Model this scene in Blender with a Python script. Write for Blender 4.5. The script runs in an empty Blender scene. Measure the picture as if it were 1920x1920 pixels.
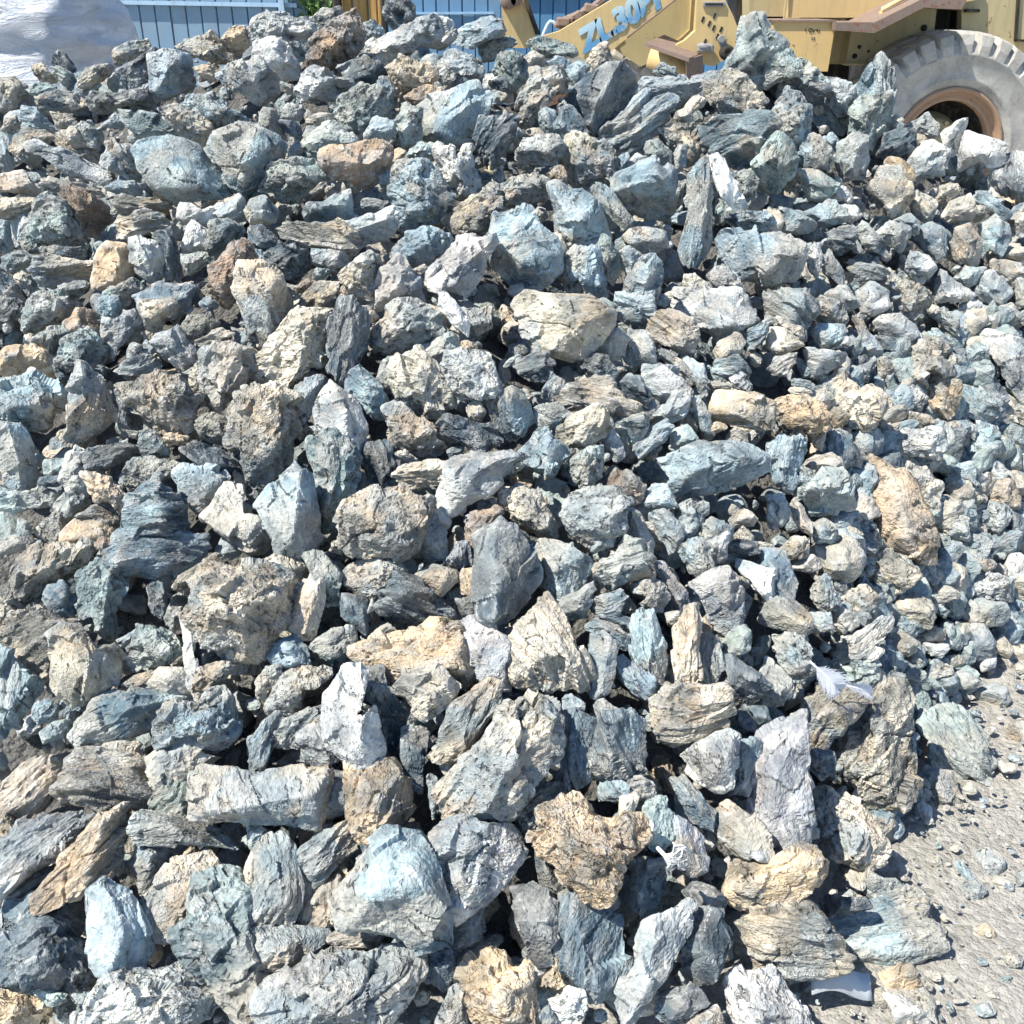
import bpy, math, random
import numpy as np
from mathutils import Vector, Matrix

scene = bpy.context.scene
# ------------------------------------------------------------------ camera, sky, sun, exposure
CAM_H, PITCH, FPX = 1.55, math.radians(26.6), 1925.0
cd = bpy.data.cameras.new("camera"); cam = bpy.data.objects.new("camera", cd)
scene.collection.objects.link(cam); scene.camera = cam
cam.location = (0, 0, CAM_H); cam.rotation_euler = (math.pi / 2 - PITCH, 0, 0)
cd.sensor_fit = 'HORIZONTAL'; cd.sensor_width = 36.0; cd.lens = 36.0 * FPX / 1920.0
cd.clip_start = 0.05; cd.clip_end = 2000.0

SUN_TO = Vector((0.87, 0.42, 0.0)).normalized()          # the light travels right and away
SUN_EL = math.radians(56)
w = bpy.data.worlds.new("World"); scene.world = w; w.use_nodes = True
nt = w.node_tree; nt.nodes.clear()
sky = nt.nodes.new("ShaderNodeTexSky"); sky.sky_type = 'NISHITA'; sky.sun_disc = False
sky.sun_elevation = SUN_EL; sky.sun_rotation = math.atan2(-SUN_TO.x, -SUN_TO.y) % (2 * math.pi)
sky.air_density = 1.0; sky.dust_density = 0.2; sky.ozone_density = 4.0
bg = nt.nodes.new("ShaderNodeBackground"); bg.inputs[1].default_value = 0.115
ow = nt.nodes.new("ShaderNodeOutputWorld")
nt.links.new(sky.outputs[0], bg.inputs[0]); nt.links.new(bg.outputs[0], ow.inputs[0])
sd = bpy.data.lights.new("sun", 'SUN'); sd.energy = 5.0; sd.angle = math.radians(0.5); sd.color = (1.0, 0.95, 0.855)
sun = bpy.data.objects.new("sun", sd); scene.collection.objects.link(sun)
ldir = Vector((SUN_TO.x * math.cos(SUN_EL), SUN_TO.y * math.cos(SUN_EL), -math.sin(SUN_EL)))
sun.rotation_euler = ldir.to_track_quat('-Z', 'Y').to_euler(); sun.location = (-4, -2, 6)
vs = scene.view_settings
vs.view_transform = 'Standard'; vs.look = 'None'; vs.gamma = 1.0; vs.use_curve_mapping = False; vs.exposure = 0.72

cy = scene.cycles; cy.max_bounces = 5; cy.diffuse_bounces = 2; cy.glossy_bounces = 2; cy.transmission_bounces = 2; cy.use_adaptive_sampling = True; cy.adaptive_threshold = 0.04

# ------------------------------------------------------------------ helpers
C = scene.collection
rng = np.random.default_rng(7)
random.seed(7)
cT, sT = math.cos(PITCH), math.sin(PITCH)
def ray(px, py):
    u = (px - 960.0) / FPX; v = (960.0 - py) / FPX
    return np.array([u, cT + v * sT, -sT + v * cT])
def P(px, py, Y):                                          # the point of the upright plane y = Y that pixel sees
    d = ray(px, py); t = Y / d[1]
    return Vector((d[0] * t, Y, CAM_H + d[2] * t))
def tag(o, label=None, cat=None, group=None, kind=None):
    if label: o["label"] = label
    if cat: o["category"] = cat
    if group: o["group"] = group
    if kind: o["kind"] = kind
    return o
def empty(name, loc=(0, 0, 0)):
    o = bpy.data.objects.new(name, None); C.objects.link(o); o.location = loc
    o.empty_display_size = 0.1
    return o
def link(name, me, mat=None, parent=None):
    o = bpy.data.objects.new(name, me); C.objects.link(o)
    if mat is not None and len(me.materials) == 0: me.materials.append(mat)
    if parent is not None:
        o.parent = parent; o.matrix_parent_inverse = Matrix.Translation(parent.location).inverted()
    return o
class MB:
    """collects boxes, prisms and tubes; build() links them as one mesh object"""
    def __init__(s): s.v = []; s.f = []; s.sm = []
    def add(s, vs_, fs_, smooth=False):
        b = len(s.v); s.v += [tuple(x) for x in vs_]
        for f in fs_: s.f.append([i + b for i in f]); s.sm.append(smooth)
        return s
    def box(s, c, size, rot=None, bev=0.0):
        sx, sy, sz = [q / 2 for q in size]; c = Vector(c)
        R = rot or Matrix.Identity(3)
        if bev <= 0:
            vs_ = [c + R @ Vector((x * sx, y * sy, z * sz)) for x in (-1, 1) for y in (-1, 1) for z in (-1, 1)]
            return s.add(vs_, [(0, 1, 3, 2), (4, 6, 7, 5), (0, 4, 5, 1), (2, 3, 7, 6), (0, 2, 6, 4), (1, 5, 7, 3)])
        b = min(bev, sx * .9, sy * .9, sz * .9)
        prof = [(-sx, -sy), (sx, -sy), (sx, sy), (-sx, sy)]
        rings = []
        for z, k in ((-sz, b), (-sz + b, 0), (sz - b, 0), (sz, b)):
            r = []
            for (x, y) in prof:
                gx = math.copysign(1, x); gy = math.copysign(1, y)
                X, Y = x - gx * k, y - gy * k
                if gx * gy > 0: r += [(X, Y - gy * b), (X - gx * b, Y)]
                else: r += [(X - gx * b, Y), (X, Y - gy * b)]
            rings.append([c + R @ Vector((p[0], p[1], z)) for p in r])
        vs_ = [p for r in rings for p in r]; n = 8
        fs = [tuple(reversed(range(n))), tuple(range(3 * n, 4 * n))]
        for k in range(3):
            for i in range(n): fs.append((k * n + i, k * n + (i + 1) % n, (k + 1) * n + (i + 1) % n, (k + 1) * n + i))
        return s.add(vs_, fs)
    def prism(s, pts, off):                                # polygon of points, swept by the vector off
        n = len(pts); pts = [Vector(p) for p in pts]; off = Vector(off)
        return s.add(pts + [p + off for p in pts],
                     [tuple(range(n)), tuple(reversed(range(n, 2 * n)))] + [(i, i + n, (i + 1) % n + n, (i + 1) % n) for i in range(n)])
    def tube(s, pts, r, n=8, cap=True):
        pts = [Vector(p) for p in pts]; rings = []
        for i, p in enumerate(pts):
            t = (pts[min(i + 1, len(pts) - 1)] - pts[max(i - 1, 0)]).normalized()
            a = t.cross(Vector((0, 0, 1)))
            if a.length < 1e-3: a = t.cross(Vector((1, 0, 0)))
            a.normalize(); b = t.cross(a)
            rr = r[i] if isinstance(r, (list, tuple)) else r
            rings += [p + (a * math.cos(k * 2 * math.pi / n) + b * math.sin(k * 2 * math.pi / n)) * rr for k in range(n)]
        fs = []
        for i in range(len(pts) - 1):
            for k in range(n): fs.append((i * n + k, i * n + (k + 1) % n, (i + 1) * n + (k + 1) % n, (i + 1) * n + k))
        s.add(rings, fs, True)
        if cap:
            m = (len(pts) - 1) * n; b = len(s.v) - len(rings)
            s.f.append([b + k for k in reversed(range(n))]); s.sm.append(False)
            s.f.append([b + m + k for k in range(n)]); s.sm.append(False)
        return s
    def lathe(s, prof, c, ax, n=48, smooth=True, close=False):  # prof: (radius, along axis)
        c = Vector(c); ax = Vector(ax).normalized()
        a = ax.cross(Vector((0, 0, 1))).normalized(); b = ax.cross(a)
        vs_ = [c + ax * h + (a * math.cos(k * 2 * math.pi / n) + b * math.sin(k * 2 * math.pi / n)) * r for (r, h) in prof for k in range(n)]
        m = len(prof); fs = []
        for i in range(m if close else m - 1):
            j = (i + 1) % m
            for k in range(n): fs.append((i * n + k, i * n + (k + 1) % n, j * n + (k + 1) % n, j * n + k))
        return s.add(vs_, fs, smooth)
    def build(s, name, mat, parent=None):
        me = bpy.data.meshes.new(name); me.from_pydata(s.v, [], s.f); me.validate()
        if len(me.polygons) == len(s.sm): me.polygons.foreach_set("use_smooth", s.sm)
        import bmesh
        bm = bmesh.new(); bm.from_mesh(me); bmesh.ops.recalc_face_normals(bm, faces=bm.faces); bm.to_mesh(me); bm.free()
        return link(name, me, mat, parent)

# ---- vectorised gradient noise
def _h(ix, iy, iz, seed):
    h = (ix * 374761393 + iy * 668265263 + iz * 2147483647 + seed * 1274126177) & 0xFFFFFFFF
    h = ((h ^ (h >> 13)) * 1274126177) & 0xFFFFFFFF
    h = ((h ^ (h >> 16)) * 2246822519) & 0xFFFFFFFF
    return h ^ (h >> 15)
_G = np.array([[1,1,0],[-1,1,0],[1,-1,0],[-1,-1,0],[1,0,1],[-1,0,1],[1,0,-1],[-1,0,-1],[0,1,1],[0,-1,1],[0,1,-1],[0,-1,-1],[1,1,0],[-1,1,0],[0,-1,1],[0,-1,-1]], float)
def noise(p, seed=0):
    i = np.floor(p).astype(np.int64); f = p - i
    u = f * f * f * (f * (f * 6 - 15) + 10)
    out = np.zeros(len(p))
    for dx in (0, 1):
        wx = u[:, 0] if dx else 1 - u[:, 0]
        for dy in (0, 1):
            wy = wx * (u[:, 1] if dy else 1 - u[:, 1])
            for dz in (0, 1):
                g = _G[_h(i[:, 0] + dx, i[:, 1] + dy, i[:, 2] + dz, seed) & 15]
                out += wy * (u[:, 2] if dz else 1 - u[:, 2]) * (g[:, 0] * (f[:, 0] - dx) + g[:, 1] * (f[:, 1] - dy) + g[:, 2] * (f[:, 2] - dz))
    return out
def fbm(p, seed=0, oct=3, gain=0.5):
    a, s = 1.0, np.zeros(len(p))
    for k in range(oct):
        s += a * noise(p * (2.03 ** k), seed + k * 17); a *= gain
    return s

# ---- geodesic spheres
_geo = {}
def geo(f):
    if f in _geo: return _geo[f]
    g = (1 + 5 ** .5) / 2
    V = np.array([[-1,g,0],[1,g,0],[-1,-g,0],[1,-g,0],[0,-1,g],[0,1,g],[0,-1,-g],[0,1,-g],[g,0,-1],[g,0,1],[-g,0,-1],[-g,0,1]], float)
    T = [(0,11,5),(0,5,1),(0,1,7),(0,7,10),(0,10,11),(1,5,9),(5,11,4),(11,10,2),(10,7,6),(7,1,8),(3,9,4),(3,4,2),(3,2,6),(3,6,8),(3,8,9),(4,9,5),(2,4,11),(6,2,10),(8,6,7),(9,8,1)]
    pts, tris = [], []
    for (a, b, c) in T:
        base = len(pts); idx = {}
        for i in range(f + 1):
            for j in range(f + 1 - i):
                idx[(i, j)] = len(pts); pts.append((V[a] * (f - i - j) + V[b] * i + V[c] * j) / f)
        for i in range(f):
            for j in range(f - i):
                tris.append((idx[(i, j)], idx[(i + 1, j)], idx[(i, j + 1)]))
                if j < f - i - 1: tris.append((idx[(i + 1, j)], idx[(i + 1, j + 1)], idx[(i, j + 1)]))
    pts = np.array(pts); pts /= np.linalg.norm(pts, axis=1)[:, None]
    _, first, inv = np.unique(np.round(pts, 6), axis=0, return_index=True, return_inverse=True)
    _geo[f] = (pts[first], inv.reshape(-1)[np.array(tris)])
    return _geo[f]

def tri_mesh(name, V, F, attrs, smooth=True):
    me = bpy.data.meshes.new(name)
    me.vertices.add(len(V)); me.vertices.foreach_set("co", np.ascontiguousarray(V, np.float32).ravel())
    me.loops.add(len(F) * 3); me.loops.foreach_set("vertex_index", np.ascontiguousarray(F, np.int32).ravel())
    me.polygons.add(len(F)); me.polygons.foreach_set("loop_start", np.arange(0, len(F) * 3, 3, dtype=np.int32))
    me.polygons.foreach_set("use_smooth", np.full(len(F), smooth, bool))
    for k, (typ, arr) in attrs.items():
        a = me.attributes.new(k, typ, 'POINT')
        if typ == 'FLOAT_COLOR':
            a.data.foreach_set("color", np.ascontiguousarray(arr, np.float32).ravel())
        else:
            a.data.foreach_set("vector", np.ascontiguousarray(arr, np.float32).ravel())
    me.update(calc_edges=True); me.validate()
    return me

# ------------------------------------------------------------------ materials
def N(t, typ, **kw):
    n = t.nodes.new(typ)
    for k, v in kw.items():
        if k.startswith("i_"):
            n.inputs[k[2:].replace("_", " ")].default_value = v
        else: setattr(n, k, v)
    return n
def new_mat(name, rough=0.8, spec=0.25):
    m = bpy.data.materials.new(name); m.use_nodes = True; t = m.node_tree
    b = t.nodes["Principled BSDF"]; b.inputs["Roughness"].default_value = rough
    b.inputs["Specular IOR Level"].default_value = spec
    return m, t, b
def mixc(t, fac, a, b, mode='MIX'):
    n = t.nodes.new("ShaderNodeMix"); n.data_type = 'RGBA'; n.blend_type = mode
    for s, v in ((n.inputs[0], fac), (n.inputs[6], a), (n.inputs[7], b)):
        if isinstance(v, (int, float)): s.default_value = v
        elif isinstance(v, tuple): s.default_value = v if len(v) == 4 else (*v, 1)
        else: t.links.new(v, s)
    return n.outputs[2]
def mapr(t, v, a, b, c=0.0, d=1.0):
    n = t.nodes.new("ShaderNodeMapRange"); n.clamp = True
    for i, q in enumerate((v, a, b, c, d)):
        if isinstance(q, (int, float)): n.inputs[i].default_value = q
        else: t.links.new(q, n.inputs[i])
    return n.outputs[0]
def math2(t, op, a, b=0.0):
    n = t.nodes.new("ShaderNodeMath"); n.operation = op
    for i, q in enumerate((a, b)):
        if isinstance(q, (int, float)): n.inputs[i].default_value = q
        else: t.links.new(q, n.inputs[i])
    return n.outputs[0]
def tex_noise(t, vec, scale, detail=4.0, rough=0.6, dist=0.0):
    n = t.nodes.new("ShaderNodeTexNoise")
    n.inputs["Scale"].default_value = scale; n.inputs["Detail"].default_value = detail
    n.inputs["Roughness"].default_value = rough; n.inputs["Distortion"].default_value = dist
    t.links.new(vec, n.inputs["Vector"]); return n.outputs[0]
def bump(t, hgt, strength, dist, prev=None):
    n = t.nodes.new("ShaderNodeBump"); n.inputs["Strength"].default_value = strength; n.inputs["Distance"].default_value = dist
    t.links.new(hgt, n.inputs["Height"])
    if prev is not None: t.links.new(prev, n.inputs["Normal"])
    return n.outputs[0]

def rock_material(name):
    """weathered quarry stone: own colour per stone (attribute), layered grain, calcite film, veins, cracks, pits"""
    m, t, b = new_mat(name, 0.9, 0.2)
    At = N(t, "ShaderNodeAttribute", attribute_name="tint"); A = At.outputs["Color"]; rgh = At.outputs["Alpha"]
    rc = N(t, "ShaderNodeAttribute", attribute_name="rc").outputs["Vector"]
    rp = N(t, "ShaderNodeAttribute", attribute_name="rp").outputs["Vector"]
    sp = t.nodes.new("ShaderNodeSeparateXYZ"); t.links.new(rp, sp.inputs[0])
    strat, pit, dust = sp.outputs
    mp = N(t, "ShaderNodeMapping"); mp.inputs["Scale"].default_value = (1.0, 1.0, 3.2); t.links.new(rc, mp.inputs[0])
    vm = t.nodes.new("ShaderNodeMix"); vm.data_type = 'VECTOR'
    t.links.new(strat, vm.inputs[0]); t.links.new(rc, vm.inputs[4]); t.links.new(mp.outputs[0], vm.inputs[5])
    lv = vm.outputs[1]
    mid = tex_noise(t, lv, 26.0, 4, 0.64, 0.0)
    film_n = tex_noise(t, lv, 16.0, 4, 0.70, 0.0)
    fine = tex_noise(t, rc, 140.0, 2, 0.7)
    wob = N(t, "ShaderNodeVectorMath", operation='MULTIPLY_ADD')
    t.links.new(mid, wob.inputs[0]); wob.inputs[1].default_value = (.16, .11, -.13); t.links.new(lv, wob.inputs[2])
    col = mixc(t, 1.0, A, mixc(t, mapr(t, mid, 0.32, 0.68), (0.66, 0.69, 0.72), (1.26, 1.245, 1.21)), 'MULTIPLY')
    film = mapr(t, film_n, 0.50, 0.60)
    col = mixc(t, math2(t, 'MULTIPLY', film, dust), col, (0.43, 0.415, 0.375))
    iso = math2(t, 'ABSOLUTE', math2(t, 'SUBTRACT', tex_noise(t, wob.outputs[0], 7.0, 1, 0.5), 0.5))
    line = mapr(t, iso, 0.0, 0.014, 1.0, 0.0)
    vein = math2(t, 'MULTIPLY', line, mapr(t, film_n, 0.46, 0.52))
    col = mixc(t, math2(t, 'MULTIPLY', vein, 0.6), col, (0.62, 0.62, 0.60))
    crack = math2(t, 'MULTIPLY', line, mapr(t, film_n, 0.42, 0.48, 1.0, 0.0))
    pore = math2(t, 'MULTIPLY', math2(t, 'MULTIPLY', mapr(t, tex_noise(t, lv, 62.0, 1, 0.5), 0.30, 0.42, 1.0, 0.0), mapr(t, mid, 0.42, 0.56, 1.0, 0.0)), pit)
    hole = math2(t, 'MAXIMUM', pore, crack)
    col = mixc(t, math2(t, 'MULTIPLY', hole, 0.6), col, (0.10, 0.095, 0.085))
    col = mixc(t, 1.0, col, mixc(t, mapr(t, fine, 0.3, 0.7), (0.80, 0.81, 0.83), (1.18, 1.17, 1.15)), 'MULTIPLY')
    pt_ = N(t, "ShaderNodeNewGeometry").outputs["Pointiness"]          # edges bruised pale
    col = mixc(t, mapr(t, pt_, 0.515, 0.60, 0.0, 0.45), col, (0.52, 0.53, 0.515))
    t.links.new(col, b.inputs["Base Color"])
    ridg = math2(t, 'ABSOLUTE', math2(t, 'SUBTRACT', tex_noise(t, lv, 38.0, 4, 0.62, 0.0), 0.5))
    h = math2(t, 'MULTIPLY', ridg, 0.022)
    h = math2(t, 'ADD', h, math2(t, 'MULTIPLY', mid, 0.010))
    patch = mapr(t, film_n, 0.42, 0.58, 0.35, 1.15)
    h = math2(t, 'MULTIPLY', math2(t, 'MULTIPLY', h, rgh), patch)
    h = math2(t, 'SUBTRACT', h, math2(t, 'MULTIPLY', hole, 0.008))
    h = math2(t, 'ADD', h, math2(t, 'MULTIPLY', fine, 0.0042))
    t.links.new(bump(t, h, 1.0, 1.0), b.inputs["Normal"])
    return m
ROCK = rock_material("quarry_stone")

def ground_material(name, c1, c2, scale=30.0, rel=0.01):
    m, t, b = new_mat(name, 0.95, 0.1)
    pos = N(t, "ShaderNodeNewGeometry").outputs["Position"]
    v = t.nodes.new("ShaderNodeTexVoronoi"); v.inputs["Scale"].default_value = scale * 1.6; t.links.new(pos, v.inputs["Vector"])
    v2 = t.nodes.new("ShaderNodeTexVoronoi"); v2.inputs["Scale"].default_value = scale * 4; t.links.new(pos, v2.inputs["Vector"])
    n = tex_noise(t, pos, scale * 0.25, 6, 0.65)
    f = tex_noise(t, pos, scale * 9, 3, 0.7)
    col = mixc(t, mapr(t, n, 0.3, 0.7), c1, c2)
    col = mixc(t, 0.45, col, mixc(t, mapr(t, v.outputs["Color"], 0.2, 0.9), tuple(q * .5 for q in c1), tuple(min(.7, q * 1.25) for q in c2)))
    col = mixc(t, mapr(t, f, 0.35, 0.7, 0.0, 0.4), col, (0.46, 0.44, 0.395))
    t.links.new(col, b.inputs["Base Color"])
    h = math2(t, 'ADD', math2(t, 'MULTIPLY', v.outputs["Distance"], -1.0), math2(t, 'ADD', math2(t, 'MULTIPLY', v2.outputs["Distance"], -0.5), math2(t, 'MULTIPLY', f, 0.5)))
    t.links.new(bump(t, h, 1.0, rel), b.inputs["Normal"])
    return m
GROUND = ground_material("grey_gravel", (0.34, 0.325, 0.29), (0.43, 0.41, 0.37), 40, 0.007)
MOUND = ground_material("shaded_rock_dust", (0.105, 0.107, 0.107), (0.165, 0.165, 0.16), 30, 0.02)  # dust colour darkened so the gaps between rocks look black

def paint_material(name, col, rust=0.25, dirt=0.3, rough=0.5, rustcol=(0.16, 0.065, 0.03), scale=3.0):
    m, t, b = new_mat(name, rough, 0.4)
    tc = N(t, "ShaderNodeNewGeometry").outputs["Position"]
    n = tex_noise(t, tc, scale, 7, 0.7, 0.5); n2 = tex_noise(t, tc, scale * 7, 5, 0.7)
    mp = N(t, "ShaderNodeMapping"); mp.inputs["Scale"].default_value = (9, 9, 0.7); t.links.new(tc, mp.inputs[0])
    streak = tex_noise(t, mp.outputs[0], scale, 5, 0.6)
    c = mixc(t, mapr(t, n, 0.35, 0.7, 0, dirt), (*col, 1), tuple(q * 0.62 for q in col))
    c = mixc(t, mapr(t, streak, 0.5, 0.75, 0, dirt), c, (0.30, 0.23, 0.15))
    k = 0.72 - 0.22 * rust
    c = mixc(t, mapr(t, n2, k, k + 0.05, 0, 0.9 if rust > 0 else 0), c, rustcol)
    t.links.new(c, b.inputs["Base Color"])
    t.links.new(mapr(t, n2, 0.3, 0.8, rough - 0.1, min(1, rough + 0.3)), b.inputs["Roughness"])
    t.links.new(bump(t, n2, 0.25, 0.004), b.inputs["Normal"])
    return m
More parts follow.
